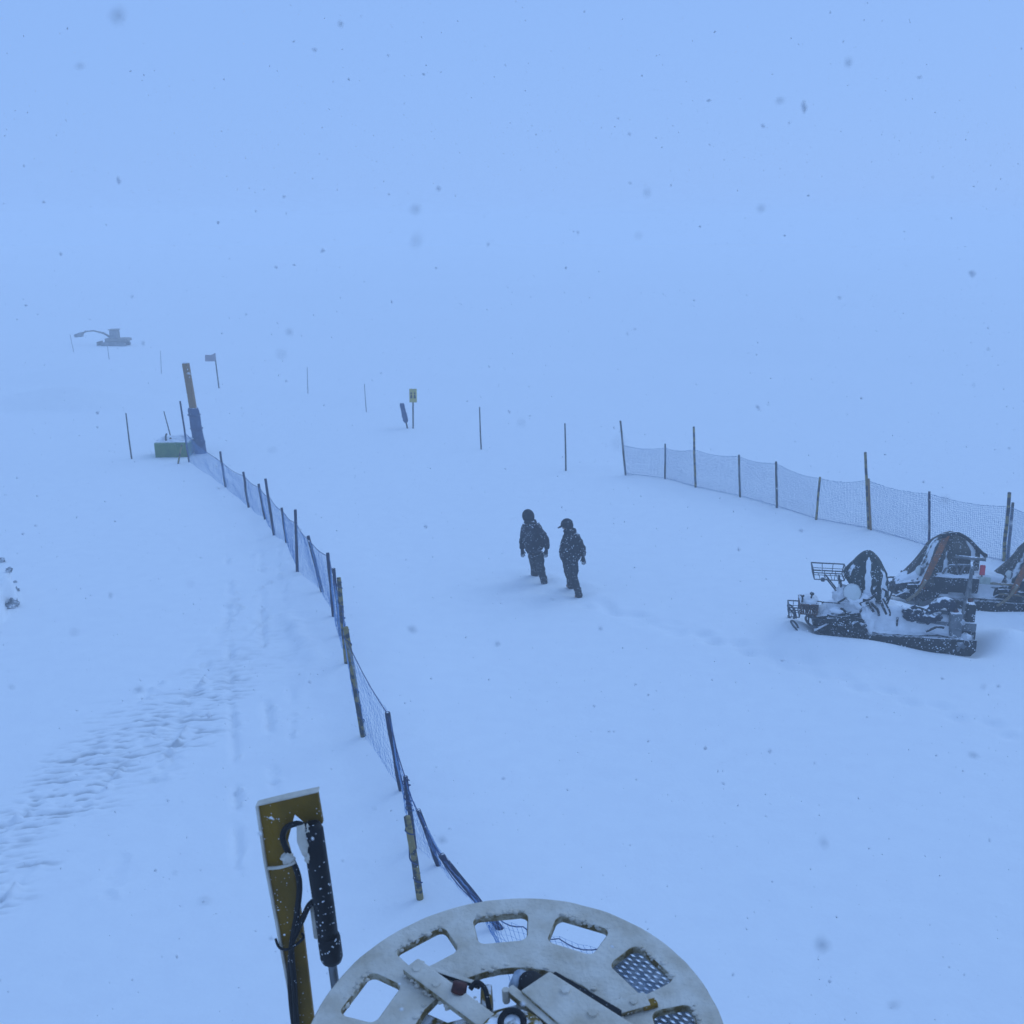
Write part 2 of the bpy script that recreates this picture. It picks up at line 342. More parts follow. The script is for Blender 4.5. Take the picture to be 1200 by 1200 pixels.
    # drift along the far fence
    fy = np.interp(x, [2.5, 3.4, 8.8, 11.0, 14.0], [32.9, 32.5, 26.35, 23.7, 20.8])
    z = z + 0.07 * np.exp(-((y - fy) / 0.6) ** 2) * sstep(3.0, 4.0, x) * (0.6 + vnoise(x / 0.9, y / 0.9, 80))
    z = z + bumpf(x, y, G(705, 546), 0.9, 0.20, 0.25) + bumpf(x, y, G(372, 460), 1.8, 0.75, 0.45) + bumpf(x, y, G(80, 468), 3.0, 0.9, 0.7) + bumpf(x, y, G(90, 440), 3.0, 0.7, 0.8) + bumpf(x, y, G(425, 470), 1.0, 0.25, 0.3)
    return z

def gz(p):
    return float(ground_z(np.array([float(p[0])]), np.array([float(p[1])]))[0])

def axis(segs, lo, hi, grow=1.07):
    a = [segs[0][0]]
    for s0, s1, d in segs:
        n = max(1, round((s1 - s0) / d)); a += list(np.linspace(s0, s1, n + 1)[1:])
    d = segs[-1][2]; x = a[-1]
    while x < hi: d *= grow; x += d; a.append(min(x, hi))
    d = segs[0][2]; x = a[0]; pre = []
    while x > lo: d *= grow; x -= d; pre.append(max(x, lo))
    return np.array(pre[::-1] + a)

gx = axis([(-10.5, -2.8, 0.04), (-2.8, 12.5, 0.085)], -230, 230)
gy = axis([(9.2, 17.0, 0.026), (17.0, 27.0, 0.075)], -30, 385)
X, Y = np.meshgrid(gx, gy); Z = ground_z(X.ravel().copy(), Y.ravel().copy()); RIB_SHADE_G = sum(RIB_SHADE)
nx, ny = len(gx), len(gy)
me = bpy.data.meshes.new('snow_ground')
co = np.stack([X.ravel(), Y.ravel(), Z], 1)
idx = (np.arange(ny - 1)[:, None] * nx + np.arange(nx - 1)[None, :]).ravel()
fa = np.stack([idx, idx + 1, idx + nx + 1, idx + nx], 1)
me.vertices.add(len(co)); me.vertices.foreach_set('co', co.ravel())
me.loops.add(fa.size); me.loops.foreach_set('vertex_index', fa.ravel())
me.polygons.add(len(fa)); me.polygons.foreach_set('loop_start', np.arange(len(fa)) * 4); me.polygons.foreach_set('loop_total', np.full(len(fa), 4))
me.update(calc_edges=True); me.polygons.foreach_set('use_smooth', [True] * len(fa))
wa = me.attributes.new('rib_shade', 'FLOAT', 'POINT'); wa.data.foreach_set('value', np.clip(RIB_SHADE_G, 0, 1).astype(np.float32))
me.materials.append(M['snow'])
ground = bpy.data.objects.new('ground', me); COL.objects.link(ground)
tag(ground, 'snow covered slope with faint groomer tracks and footprints', 'ground', kind='structure')

# ------------------------------------------------------------------ net fences
def net_mesh(mb, base, top, cell, w, jit=0.0, seed=0, hcell=None):
    """knotted net between two polylines (same length): vertical and horizontal cords as thin three-sided strands"""
    r = random.Random(seed)
    b, t = [Vector(p) for p in base], [Vector(p) for p in top]
    L = [0.0]
    for i in range(1, len(b)): L.append(L[-1] + (b[i] - b[i - 1]).length)
    def samp(P, s):
        for i in range(1, len(P)):
            if s <= L[i] or i == len(P) - 1:
                k = (s - L[i - 1]) / max(1e-6, L[i] - L[i - 1]); return P[i - 1].lerp(P[i], min(1, k))
    n = max(2, int(L[-1] / cell)); cols = []
    H = sum((t[i] - b[i]).length for i in range(len(b))) / len(b); rows = max(3, int(H / (hcell or cell)))
    for i in range(n + 1):
        s = L[-1] * i / n; lo, hi = samp(b, s), samp(t, s)
        # the net sags between posts
        for j in range(1, len(L)):
            if s <= L[j] or j == len(L) - 1:
                k = (s - L[j - 1]) / max(1e-6, L[j] - L[j - 1]); break
        sag = 0.07 * math.sin(math.pi * min(max(k, 0), 1)) * min(1, (L[j] - L[j - 1]) / 1.5)
        hi = hi - Vector((0, 0, sag)); lo = lo - Vector((0, 0, 0.04))
        c = []
        for q in range(rows + 1):
            p = lo.lerp(hi, q / rows)
            nb = mnoise.noise(Vector((s * 1.4 + seed, q * 0.16, 3.3)))
            c.append(p + Vector((0.02 * nb, 0.07 * nb, 0.012 * r.uniform(-1, 1))) + Vector((jit * r.uniform(-1, 1), 0, jit * r.uniform(-1, 1))))
        cols.append(c)
    def strand(pts, w):
        vs, fs = [], []
        for p in pts:
            vs += [p + Vector((-w / 2, 0, 0)), p + Vector((w / 2, 0, w * 0.5)), p + Vector((0, w / 2, -w * 0.5))]
        for i in range(len(pts) - 1):
            for j in range(3): fs.append((3 * i + j, 3 * i + (j + 1) % 3, 3 * i + 3 + (j + 1) % 3, 3 * i + 3 + j))
        mb.add(vs, fs)
    for c in cols: strand(c, w)
    for q in range(rows + 1): strand([c[q] for c in cols], w)
    return [c[-1] for c in cols]

def fence(name, label, cat, posts, net_idx, netmat, cell, w, post_mats, hcell=None):
    """posts: (top px, bottom px, radius, material, net attach px on the post or None, label)"""
    base0 = G(*posts[0][1]); r0 = root(name, (base0.x, base0.y, 0), label, cat)
    off = Vector((base0.x, base0.y, 0)); B, T = [], []
    for (tp, bt, pr, mk, nt, lb) in posts:
        b = G(*bt); top = at(tp[0], tp[1], b.y); ax = (top - b)
        low = b - ax.normalized() * 0.25
        mb = MB(); k = 5
        pts = [low.lerp(top, i / k) - off + Vector((random.uniform(-1, 1), random.uniform(-1, 1), 0)) * pr * 0.22 * (0 < i < k) for i in range(k + 1)]
        mb.tube(pts, [pr * (1.05 - 0.1 * i / k) for i in range(k + 1)], 8)
        o = mb.build('post', M[mk], r0, smooth=True)
        if lb: o['label'] = lb
        if nt is not None:
            a = at(nt[0], nt[1], b.y); B.append(b); T.append(a)
    return r0, off, B, T

R_POSTS = [((727, 493), (733, 556), .030, 'pole_grey', (730, 522), None), ((779.5, 520), (779.5, 561), .026, 'pole_grey', (779.5, 525), None),
           ((813, 500), (815, 571), .032, 'bamboo', (814, 527), 'tall weathered bamboo pole'), ((866, 533), (867.5, 582), .030, 'pole_grey', (866, 535), None),
           ((909.5, 541), (910.5, 594), .032, 'pole_grey', (909.5, 543), None), ((961, 559), (956.5, 609), .028, 'bamboo', (961, 561), None),
           ((1014, 530), (1018, 620), .036, 'bamboo', (1016, 563), 'tall bamboo pole'), ((1018, 561), (1020.5, 621), .028, 'wood', None, 'short brown stake tied to a bamboo pole'),
           ((1089, 576), (1089, 641), .030, 'pole_dark', (1089, 579), None), ((1183, 577), (1176, 658), .042, 'bamboo', (1182, 594), 'thick mottled bamboo pole'),
           ((1187, 589), (1181, 657), .034, 'pole_grey', None, None), ((1275, 612), (1266, 698), .034, 'bamboo', (1272, 618), None),
           ((1370, 650), (1360, 742), .034, 'pole_grey', (1368, 655), None)]
rf, off, B, T = fence('safety_net_fence', 'pale grey blue net fence on poles behind the snowmobiles', 'fence', R_POSTS, None, 'net_grey', .06, .006, None)
mb = MB(); net_mesh(mb, [b - off for b in B], [t - off for t in T], .042, .0060, .006, 3, .042)
mb.build('net', M['net_grey'], rf, recalc=False)
mb = MB(); mb.tube([b - off + Vector((0, 0, .03)) for b in B], .006, 6); mb.build('bottom_cord', M['net_grey'], rf)
mb = MB()
tp = []
for i in range(len(T) - 1):
    for k in range(6):
        q = k / 6; p = T[i].lerp(T[i + 1], q); p.z -= 0.07 * math.sin(math.pi * q); tp.append(p - off)
mb.tube(tp, .0038, 5); mb.build('top_cord', M['net_grey'], rf)

L_POSTS = [((211, 470), (221.5, 541), .030, 'pole_dark', (216, 507), None), ((258, 529), (264, 569), .033, 'pole_dark', (259, 541), None), ((285, 553), (291, 593), .033, 'pole_dark', (286, 558), None),
           ((303, 567), (311, 610), .032, 'pole_dark', (304, 571), None), ((311, 561), (321.5, 630), .033, 'pole_dark', (316, 583), 'tall dark pole'), ((330, 595), (336.5, 641), .030, 'pole_dark', (331, 599), None),
           ((346, 597), (348.5, 675), .033, 'pole_dark', (347, 613), 'tall dark pole'), ((361, 628), (379, 700), .034, 'pole_dark', (361.5, 632), None), ((384, 648), (392, 729), .034, 'pole_dark', (385, 652), None),
           ((391, 666), (400, 752), .032, 'pole_dark', None, None), ((397, 677), (406.5, 784), .038, 'bamboo', (401, 712), 'mottled bamboo pole'), ((405, 735), (427, 868), .040, 'bamboo', (407, 752), 'mottled bamboo pole'),
           ((454, 835), (472, 934), .038, 'pole_dark', (455, 838), None), ((475, 910), (487, 1000), .030, 'pole_dark', (475.5, 913), None), ((477, 957), (493.5, 1055), .040, 'bamboo', None, 'bamboo stake wrapped in dark cord'),
           ((490, 949), (516, 1020), .030, 'pole_dark', (491, 952), 'leaning dark blue pole'), ((517, 1002), (588, 1092), .040, 'pole_dark', (520, 1006), 'thick dark blue pole leaning far over')]
lf, off, B, T = fence('safety_net_fence', 'long blue net fence running up beside the groomed lane', 'fence', L_POSTS, None, 'net_blue', .05, .006, None)
# the net ends in a heap below the wheel
B.append(G(600, 1155)); T.append(G(575, 1068, 0.75))
B.append(G(645, 1160)); T.append(G(613, 1086, 0.7))
B.append(G(680, 1150)); T.append(G(655, 1100, 0.55))
B.append(G(720, 1150)); T.append(G(703, 1112, 0.5))
B.append(G(760, 1165)); T.append(G(760, 1135, 0.35))
B = [b - off for b in B]; T = [t - off for t in T]
mb = MB(); net_mesh(mb, B[:10], T[:10], .05, .0040, .006, 9, .06)
net_mesh(mb, B[9:16], T[9:16], .06, .0026, .008, 12, .07)
net_mesh(mb, B[15:], T[15:], .05, .0034, .008, 15, .06)
mb.build('net', M['net_blue'], lf, recalc=False)
mb = MB(); mb.tube([p for i in range(len(T) - 1) for p in [T[i].lerp(T[i + 1], k / 5) - Vector((0, 0, .06 * math.sin(math.pi * k / 5))) for k in range(5)]], .0065, 6)
mb.build('top_rope', M['rope'], lf)
for (tpx, btx, y0, y1) in (((475, 910), (487, 1000), 0.05, 0.5), ((477, 957), (493.5, 1055), 0.1, 0.9), ((405, 735), (427, 868), 0.02, 0.95), ((397, 677), (406.5, 784), .05, .5)):
    b = G(*btx); t = at(tpx[0], tpx[1], b.y); pts = []
    for k in range(60):
        q = k / 59; an = q * 26 + 3 * math.sin(q * 9); p = t.lerp(b, y0 + (y1 - y0) * q); pts.append(p - off + Vector((math.cos(an), math.sin(an), 0)) * (.040 + .006 * math.sin(q * 17)))
    mb = MB(); mb.tube(pts, .008, 5); mb.build('lashing', M['rope'], lf)
a, c = G(491, 952, 1.3), G(560, 1058, .25)
a = at(493, 955, G(516, 1020).y); c = at(556, 1056, G(588, 1092).y)
mb = MB(); mb.tube([a.lerp(c, k / 10) - off - Vector((0, 0, .16 * math.sin(math.pi * k / 10))) for k in range(11)], .007, 5)
mb.build('slack_cord', M['rope'], lf)

# ------------------------------------------------------------------ lone marker poles on the piste
def pole(tp, bt, r, mk, label, name='marker_pole', group='thin marker poles standing on the piste'):
    b = G(*bt); t = at(tp[0], tp[1], b.y); o0 = Vector((b.x, b.y, gz(b)))
    d = (t - b); mb = MB(); low = b - d.normalized() * 0.35
    mb.tube([low - o0, low.lerp(t, .5) - o0 + Vector((random.uniform(-.01, .01), 0, 0)), t - o0], [r, r, r * .8], 8)
    o = mb.build(name, M[mk], None, smooth=True); o.location = o0
    return tag(o, label, 'pole', group)
pole((147.5, 484), (154.5, 538), .026, 'pole_grey', 'thin leaning pole on the open snow left of the green crate')
pole((192, 482), (201, 516), .022, 'pole_grey', 'thin dark pole slanting up behind the green crate')
pole((360, 430), (361, 461), .019, 'pole_hazed', 'faint upright pole beside a dark smudge of drift')
pole((427, 450), (429.5, 483), .019, 'pole_hazed', 'faint pole between the drift smudge and the yellow sign')
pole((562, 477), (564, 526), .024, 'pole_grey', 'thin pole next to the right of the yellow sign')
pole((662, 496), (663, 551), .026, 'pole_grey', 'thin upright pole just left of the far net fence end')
pole((188, 411), (189, 438), .017, 'pole_hazed', 'barely visible pole above the green crate')
pole((82, 392), (86.5, 413), .020, 'pole_hazed', 'faint tilted pole below the digger bucket')
pole((125.5, 402), (128, 421), .019, 'pole_hazed', 'faint pole in front of the digger tracks')
pole((213, 521), (209, 543), .028, 'bamboo', 'short yellowish stick leaning on the green crate', 'stick', None)

# sign
b = G(484, 502); o0 = Vector((b.x, b.y, gz(b))); sr = root('warning_sign', o0, 'small yellow sign with dark symbol on a thin pole', 'sign')
t = at(484, 456, b.y) - o0
MB().tube([(0, 0, -.3), (t.x * .5, 0, t.z * .5), t], .028, 8).build('post', M['pole_grey'], sr, smooth=True)
w_, h_ = .27, .50
MB().box((t.x, -.045, t.z - h_ / 2 + .02), (w_, .03, h_)).build('board', M['sign_yellow'], sr, bevel=.01)
mb = MB()
for sx in (-.062, .062):
    mb.tube([(t.x + sx, -.068, t.z - .14), (t.x + sx, -.061, t.z - .14)], .034, 10)
    mb.prism([(t.x + sx - .045, -.066, t.z - .33), (t.x + sx + .045, -.066, t.z - .33), (t.x + sx + .022, -.066, t.z - .19), (t.x + sx - .022, -.066, t.z - .19)], (0, .005, 0))
mb.build('symbol', M['sign_dark'], sr)
# rolled padding on a stake, leaning beside it
b = G(477.5, 502); o0 = Vector((b.x, b.y, gz(b))); pr = root('padded_stake', o0, 'dark rolled pad on a leaning stake beside the yellow sign', 'stake')
t = at(470.5, 472, b.y) - o0
MB().tube([t * -.3, t * .98], .03, 8).build('stake', M['pole_grey'], pr, smooth=True)
MB().tube([t * .22, t * .3, t * .5, t * .7, t * .92, t], [.05, .095, .10, .085, .09, .06], 10).build('pad', M['pad_blue'], pr, smooth=True)
# far board on a pole
b = G(256.5, 453); o0 = Vector((b.x, b.y, gz(b))); br = root('trail_board', o0, 'small grey board on a thin pole beyond the padded post', 'sign')
t = at(251.5, 414, b.y) - o0; q = at(243, 419, b.y) - o0
MB().tube([t * -.3, t], .030, 8).build('post', M['pole_grey'], br, smooth=True)
mb = MB(); mb.prism([(q.x - .1, -.06, q.z - .17), (t.x + .02, -.06, t.z - .36), (t.x + .06, -.06, t.z + .02), (q.x + .18, -.06, q.z + .12), (q.x - .08, -.06, q.z + .13)], (0, .03, 0)); mb.build('board', M['board'], br)

# ------------------------------------------------------------------ big padded post and green crate
b = G(235, 531); o0 = Vector((b.x, b.y, gz(b))); pp = root('padded_post', o0, 'tall brown timber post with blue padding round its foot', 'post')
t = at(217.5, 425.5, b.y) - o0; d = t.normalized()
mb = MB(); mb.bar(d * -.3, t, .20, .20, up=Vector((0, 1, 0))); mb.build('timber', M['wood'], pp, bevel=.02)
def ring_pad(z0, z1, r, seed):
    mb = MB(); n, k = 20, 18; vs, fs = [], []
    for i in range(k + 1):
        q = i / k; c = d * (z0 + (z1 - z0) * q)
        for j in range(n):
            an = 2 * math.pi * j / n
            rr = r * (1 + .10 * mnoise.noise(Vector((math.cos(an) * 2, math.sin(an) * 2 + seed, q * 6)))) * (1 - .12 * (q > .97)) * (1 + .12 * (1 - q))
            vs.append(c + Vector((math.cos(an) * rr, math.sin(an) * rr, 0)))
    for i in range(k):
        for j in range(n): fs.append((i * n + j, i * n + (j + 1) % n, (i + 1) * n + (j + 1) % n, (i + 1) * n + j))
    fs.append(tuple(range(k * n, (k + 1) * n)))
    return mb.add(vs, fs)
ring_pad(-.1, 1.50, .175, 3).build('padding', M['pad_blue'], pp, smooth=True)
for zz in (.35, .8, 1.25):
    mb = MB(); mb.tube([d * zz + Vector((math.cos(a) * .20, math.sin(a) * .20, .03 * math.sin(a * 2 + zz))) for a in [2 * math.pi * i / 24 for i in range(25)]], .014, 6); mb.build('strap', M['rope'], pp)
MB().blob(t + d * .01, (.11, .11, .03), 4).build('snow_cap', M['snow_soft'], pp, smooth=True)

b = G(201, 536); o0 = Vector((b.x, b.y + .4, gz(b))); cr = root('storage_crate', o0 - Vector((0, 0, .06)), 'green crate with snow on its lid beside the padded post', 'crate', rz=rad(4))
mb = MB(); mb.box((0, 0, .20), (1.06, .80, .66), taper=1.03)
for sx in (-.36, -.12, .12, .36): mb.box((sx, -.408, .22), (.05, .03, .54))
mb.build('body', M['crate'], cr, bevel=.02)
MB().box((0, 0, .535), (1.06, .80, .03)).build('lid', M['crate'], cr, bevel=.02)
mb = MB(); mb.blob((.04, .08, .55), (.50, .36, .13), 8, .55, 16, 2.4); mb.blob((-.30, .1, .53), (.24, .28, .07), 3, .5, 12); mb.build('snow_cap', M['snow_soft'], cr, smooth=True)
mb = MB(); mb.tube([(-.2, -.2, .50), (-.21, -.2, .70), (-.17, -.2, .80)], .03, 8); mb.tube([(-.12, -.2, .52), (-.05, -.2, .66)], .03, 8); mb.build('handle', M['pole_grey'], cr, smooth=True)

# ------------------------------------------------------------------ mini digger far up the piste
b = G(136, 405); o0 = Vector((b.x, b.y, gz(b) - .05)); dg = root('mini_digger', o0, 'small tracked digger standing far off in the blowing snow', 'digger')
dg.scale = (.76, .76, .76)
for yy in (-.55, .55):
    mb = MB(); prof = [(-1.0, .14), (-.92, .03), (-.8, 0), (.8, 0), (.92, .03), (1.0, .14), (.92, .34), (.8, .38), (-.8, .38), (-.92, .34)]
    mb.prism([(x, yy - .15, z) for x, z in prof], (0, .3, 0)); mb.build('track', M['digger_dark'], dg, bevel=.02)
mb = MB(); mb.box((.15, 0, .52), (1.7, 1.1, .30)); mb.prism([(.5, -.5, .42), (1.18, -.45, .46), (1.12, -.45, .66), (.5, -.5, .70)], (0, 1.0, 0)); mb.build('house', M['digger'], dg, bevel=.05)
mb = MB(); mb.box((.0, -.1, 1.0), (.62, .8, .66), taper=.93); mb.build('cab', M['digger_dark'], dg, bevel=.04)
MB().box((0, -.1, 1.36), (.72, .88, .06)).build('roof', M['digger'], dg, bevel=.02)
mb = MB(); mb.tube([(-.35, .25, .62), (-1.0, .25, 1.02), (-1.8, .25, 1.22), (-2.4, .25, 1.16)], [.09, .08, .06, .05], 8); mb.build('boom', M['digger'], dg, smooth=True)
mb = MB(); mb.tube([(-2.4, .25, 1.18), (-2.75, .25, 1.0)], [.08, .06], 8); mb.build('dipper', M['digger'], dg, smooth=True)
mb = MB(); mb.prism([(-2.65, .0, 1.12), (-2.75, .0, .74), (-3.3, .0, .70), (-3.35, .0, .92), (-3.0, .0, 1.06)], (0, .5, 0)); mb.build('bucket', M['digger_dark'], dg, bevel=.02)
mb = MB(); mb.bar((-1.3, -.6, .22), (-1.3, .6, .22), .08, .36); mb.bar((-1.25, -.3, .2), (-.6, -.3, .22), .08, .08); mb.bar((-1.25, .3, .2), (-.6, .3, .22), .08, .08); mb.build('blade', M['digger'], dg)

# chunks of dirty ice at the broken bank edge
for px_, py_, R_, sd, lb in ((14.5, 713, .115, 2, 'largest grey chunk of ice at the broken bank edge'), (14.5, 700, .055, 5, 'dark ice crumb just behind the largest ice chunk'),
                         (19.5, 694, .050, 6, 'small dark ice crumb between the nearer crumb and the farther one'), (18, 683, .032, 8, 'tiny ice crumb farthest from the largest ice chunk'), (1.5, 657.5, .075, 11, 'dark ice crumb at the very border of the photo')):
    pc = G(px_, py_); o0 = Vector((pc.x, pc.y, gz(pc)))
    mb = MB(); mb.blob((0, 0, R_ * .45), (R_ * 1.15, R_ * .9, R_ * .95), sd, .75, 12, 2.2)
    o = mb.build('ice_chunk', M['dirty_ice'], None); o.location = o0
    tag(o, lb, 'ice chunk', 'ice chunks at the broken bank edge')

# ------------------------------------------------------------------ people
def skin_mesh(name, verts, edges, radii, mats, parent=None, off=Vector((0, 0, 0)), sub=2, rootv=0, post=None):
    me = bpy.data.meshes.new(name); me.from_pydata([tuple(Vector(v) - off) for v in verts], edges, [])
    o = bpy.data.objects.new(name, me); COL.objects.link(o)
    o.modifiers.new('skin', 'SKIN')
    for i, r in enumerate(radii):
        sv = me.skin_vertices[0].data[i]; sv.radius = r if isinstance(r, tuple) else (r, r); sv.use_root = (i == rootv)
    s = o.modifiers.new('sub', 'SUBSURF'); s.levels = sub; s.render_levels = sub
    dgp = bpy.context.evaluated_depsgraph_get()
    nm = bpy.data.meshes.new_from_object(o.evaluated_get(dgp)); nm.name = name
    o.modifiers.clear(); o.data = nm; bpy.data.meshes.remove(me)
    nm.materials.clear()
    for m in mats: nm.materials.append(m)
    nm.polygons.foreach_set('use_smooth', [True] * len(nm.polygons))
    if post: post(nm)
    if parent is not None: o.parent = parent
    return o

def person(J, label, cap):
    """J: joint name -> world point"""
    base = Vector((J['hip'].x, J['hip'].y, 0)); r = root('person', base, label, 'person', 'people walking up the piste')
    V, E, Rr = [], [], []
    def nv(p, rr, par=None):
        V.append(Vector(p)); Rr.append(rr)
        if par is not None: E.append((par, len(V) - 1))
        return len(V) - 1
    hip = nv(J['hip'], .105); belly = nv(J['hip'].lerp(J['neck'], .35), .13, hip); chest = nv(J['hip'].lerp(J['neck'], .75), .15, belly)
    neck = nv(J['neck'], .06, chest); chin = nv(J['neck'].lerp(J['head'], .55), .075, neck); head = nv(J['head'], .10, chin); crown = nv(J['head'] + (J['head'] - J['neck']).normalized() * .085, .075, head)
    fdir = J['face'].normalized()
    nose = nv(J['head'] + fdir * .115 - Vector((0, 0, .02)), .016, head)
    for s in ('l', 'r'):
        sh = nv(J['sh' + s], .07, chest); el = nv(J['el' + s], .05, sh); wr = nv(J['wr' + s], .033, el)
        dv = (J['fi' + s] - J['wr' + s]); dn = dv.normalized(); side = dn.cross(Vector((0, 1, 0))).normalized(); sg = -1 if s == 'l' else 1
        pm = nv(J['wr' + s] + dn * .06, .040, wr)
        fwd = Vector((0, .02, 0))
        for k, (o_, ln) in enumerate(((-.036, .085), (-.012, .10), (.012, .095), (.036, .075))):
            a = nv(V[pm] + dn * .045 + side * o_ , .011, pm); b_ = nv(V[a] + dn * ln * .5 + fwd * .4, .010, a); nv(V[b_] + dn * ln * .4 + fwd * 1.4, .008, b_)
        th = nv(V[pm] + side * (-.04 * sg) + dn * .005 + Vector((0, .02, 0)), .014, pm); nv(V[th] + dn * .05 + side * (-.025 * sg) + Vector((0, .015, 0)), .010, th)
        hj = nv(J['hip'] + (J['kn' + s] - J['hip']) * .12 + Vector((-.085 if s == 'l' else .085, 0, -.03)) * .55, .062, hip)
        kn = nv(J['kn' + s], .052, hj); an = nv(J['an' + s], .045, kn); nv(J['an' + s] + Vector((fdir.x * .1, max(fdir.y, .5) * .14, -.06)), .045, an)
    def post(nm):
        hands = [J['wrl'], J['wrr']]; hh = [J['fil'], J['fir']]
        for p in nm.polygons:
            c = p.center + base
            for w_, f_ in zip(hands, hh):
                if (c - w_).dot((f_ - w_).normalized()) > -.02 and (c - w_).length < .3: p.material_index = 1
    skin_mesh('body', V, E, Rr, [M['skin'], M['glove']], r, base, 2, hip, post)
    # jacket: torso and sleeves
    jm = M[J['jacket']]
    V, E, Rr = [], [], []; W = J.get('bulk', 1.0)
    up = (J['neck'] - J['hip'])
    hem = nv(J['hip'] - up.normalized() * J.get('hem', .10), (.185 * W, .17)); h2 = nv(J['hip'] + up * .12, (.235 * W, .195), hem); bl = nv(J['hip'] + up * .42, (.245 * W, .205), h2)
    ch = nv(J['hip'] + up * .74, (.215 * W, .18), bl); nk = nv(J['neck'] - up * .02, (.125, .115), ch); cl = nv(J['neck'] + up.normalized() * .075, (.10, .10), nk)
    for s in ('l', 'r'):
        sh = nv(J['sh' + s], .098, ch); m1 = nv(J['sh' + s].lerp(J['el' + s], .5), .092, sh); el = nv(J['el' + s], .084, m1); m2 = nv(J['el' + s].lerp(J['wr' + s], .5), .075, el); nv(J['wr' + s], .056, m2)
    def wrinkle(amp):
        def f(nm):
            for v in nm.vertices:
                v.co += v.normal * amp * (mnoise.noise(v.co * 9) + .6 * mnoise.noise(v.co * 21 + Vector((3, 1, 7))))
        return f
    skin_mesh('jacket', V, E, Rr, [jm], r, base, 3, hem, wrinkle(.022))
    V, E, Rr = [], [], []
    tp_ = nv(J['hip'] + Vector((0, 0, .06)), (.135, .12))
    for s in ('l', 'r'):
        hj = nv(J['hip'] + (J['kn' + s] - J['hip']) * .2 + Vector((-.058 if s == 'l' else .058, 0, 0)), .108, tp_)
        kn = nv(J['kn' + s], .094, hj); sh_ = nv(J['kn' + s].lerp(J['an' + s], .5), .088, kn); nv(J['an' + s] + Vector((0, 0, -.06)), .078, sh_)
    skin_mesh('trousers', V, E, Rr, [M['trousers']], r, base, 3, 0, wrinkle(.020))
    for s in ('l', 'r'):
        V, E, Rr = [], [], []
        a = nv(J['an' + s] + Vector((0, 0, .0)), .068); b_ = nv(J['an' + s] - Vector((0, 0, .10)), .066, a); nv(J['an' + s] + Vector((-.06, .17, -.14)), (.055, .05), b_)
        skin_mesh('boot', V, E, Rr, [M['glove']], r, base, 2, 0)
    # hat
    hu = (J['head'] - J['neck']).normalized(); hx = fdir - hu * fdir.dot(hu); hx.normalize(); hy = hu.cross(hx)
    Rm = Matrix((hx, hy, hu)).transposed(); hc = J['head'] + hu * .01 - base
    def shell(rx, ry, rz, th_f, dz=0.0):
        vs, fs = [], []; n, k = 28, 12
        for i in range(k + 1):
            for j in range(n):
                ph = 2 * math.pi * j / n; th = th_f(math.cos(ph)) * i / k
                vs.append(hc + Rm @ Vector((rx * math.sin(th) * math.cos(ph), ry * math.sin(th) * math.sin(ph), rz * math.cos(th) + dz)))
        for i in range(k):
            for j in range(n): fs.append((i * n + j, (i + 1) * n + j, (i + 1) * n + (j + 1) % n, i * n + (j + 1) % n))
        return MB().add(vs, fs)
    if cap:
        shell(.124, .108, .13, lambda c: 2.35 - 1.1 * max(0, c) ** .7).build('hair', M['hat'], r, smooth=True)
        mb = shell(.132, .116, .135, lambda c: 1.45, .012)
    else:
        mb = shell(.138, .126, .152, lambda c: 2.55 - 1.1 * max(0, c) ** .7, .01)
    if cap:
        for lay in (0,):
            p2 = []
            for j in range(9):
                ph = -0.85 + 1.7 * j / 8; p2.append((ph, .118)); 
            inner = [hc + Rm @ Vector((.12 * math.cos(a), .108 * math.sin(a), .03)) for a, _ in p2]
            outer = [hc + Rm @ Vector((.12 * math.cos(a) + .085 * math.cos(a * .6), .115 * math.sin(a), .005)) for a, _ in p2]
            mb.prism(inner + outer[::-1], hu * .022)
        mb.build('cap', M['hat'], r, smooth=True)
    else:
        mb.build('hood', M['hat'], r, smooth=True)
        # turned up collar / hood bunched at the neck
    mb = MB(); mb.tube([J['neck'] - base + Vector((math.cos(a) * .10, math.sin(a) * .085 + .0, .03 + .02 * math.sin(a * 2))) for a in [2 * math.pi * i / 16 for i in range(17)]], .038, 8)
    mb.build('collar', M['hat'], r, smooth=True)
    return r

def P(px, py, y): return at(px, py, y)
y1 = 22.25
J1 = dict(hip=P(627.0, 646, y1), neck=P(621.5, 613.5, y1 + .12), head=P(619.4, 606, y1 + .16), face=Vector((-.5, .8, -.15)),
          shl=P(615.3, 618.5, y1 + .16), shr=P(630.0, 618, y1 + .02), ell=P(613.3, 632, y1 + .1), elr=P(639.6, 632, y1 - .08), wrl=P(611.6, 644, y1 + .16), wrr=P(640.6, 644, y1 - .02),
          fil=P(613, 651.5, y1 + .18), fir=P(639.5, 651, y1 - .02), knl=P(625.8, 660.5, y1 + .30), anl=P(626.6, 673.5, y1 + .36), knr=P(633.2, 665, y1 - .0), anr=P(638.3, 682.5, y1 - .10), jacket='jacket_navy', hem=.03, bulk=.95)
person(J1, 'person in dark jacket and close dark hood, arms held out, walking away through snow', False)
y2 = 21.5
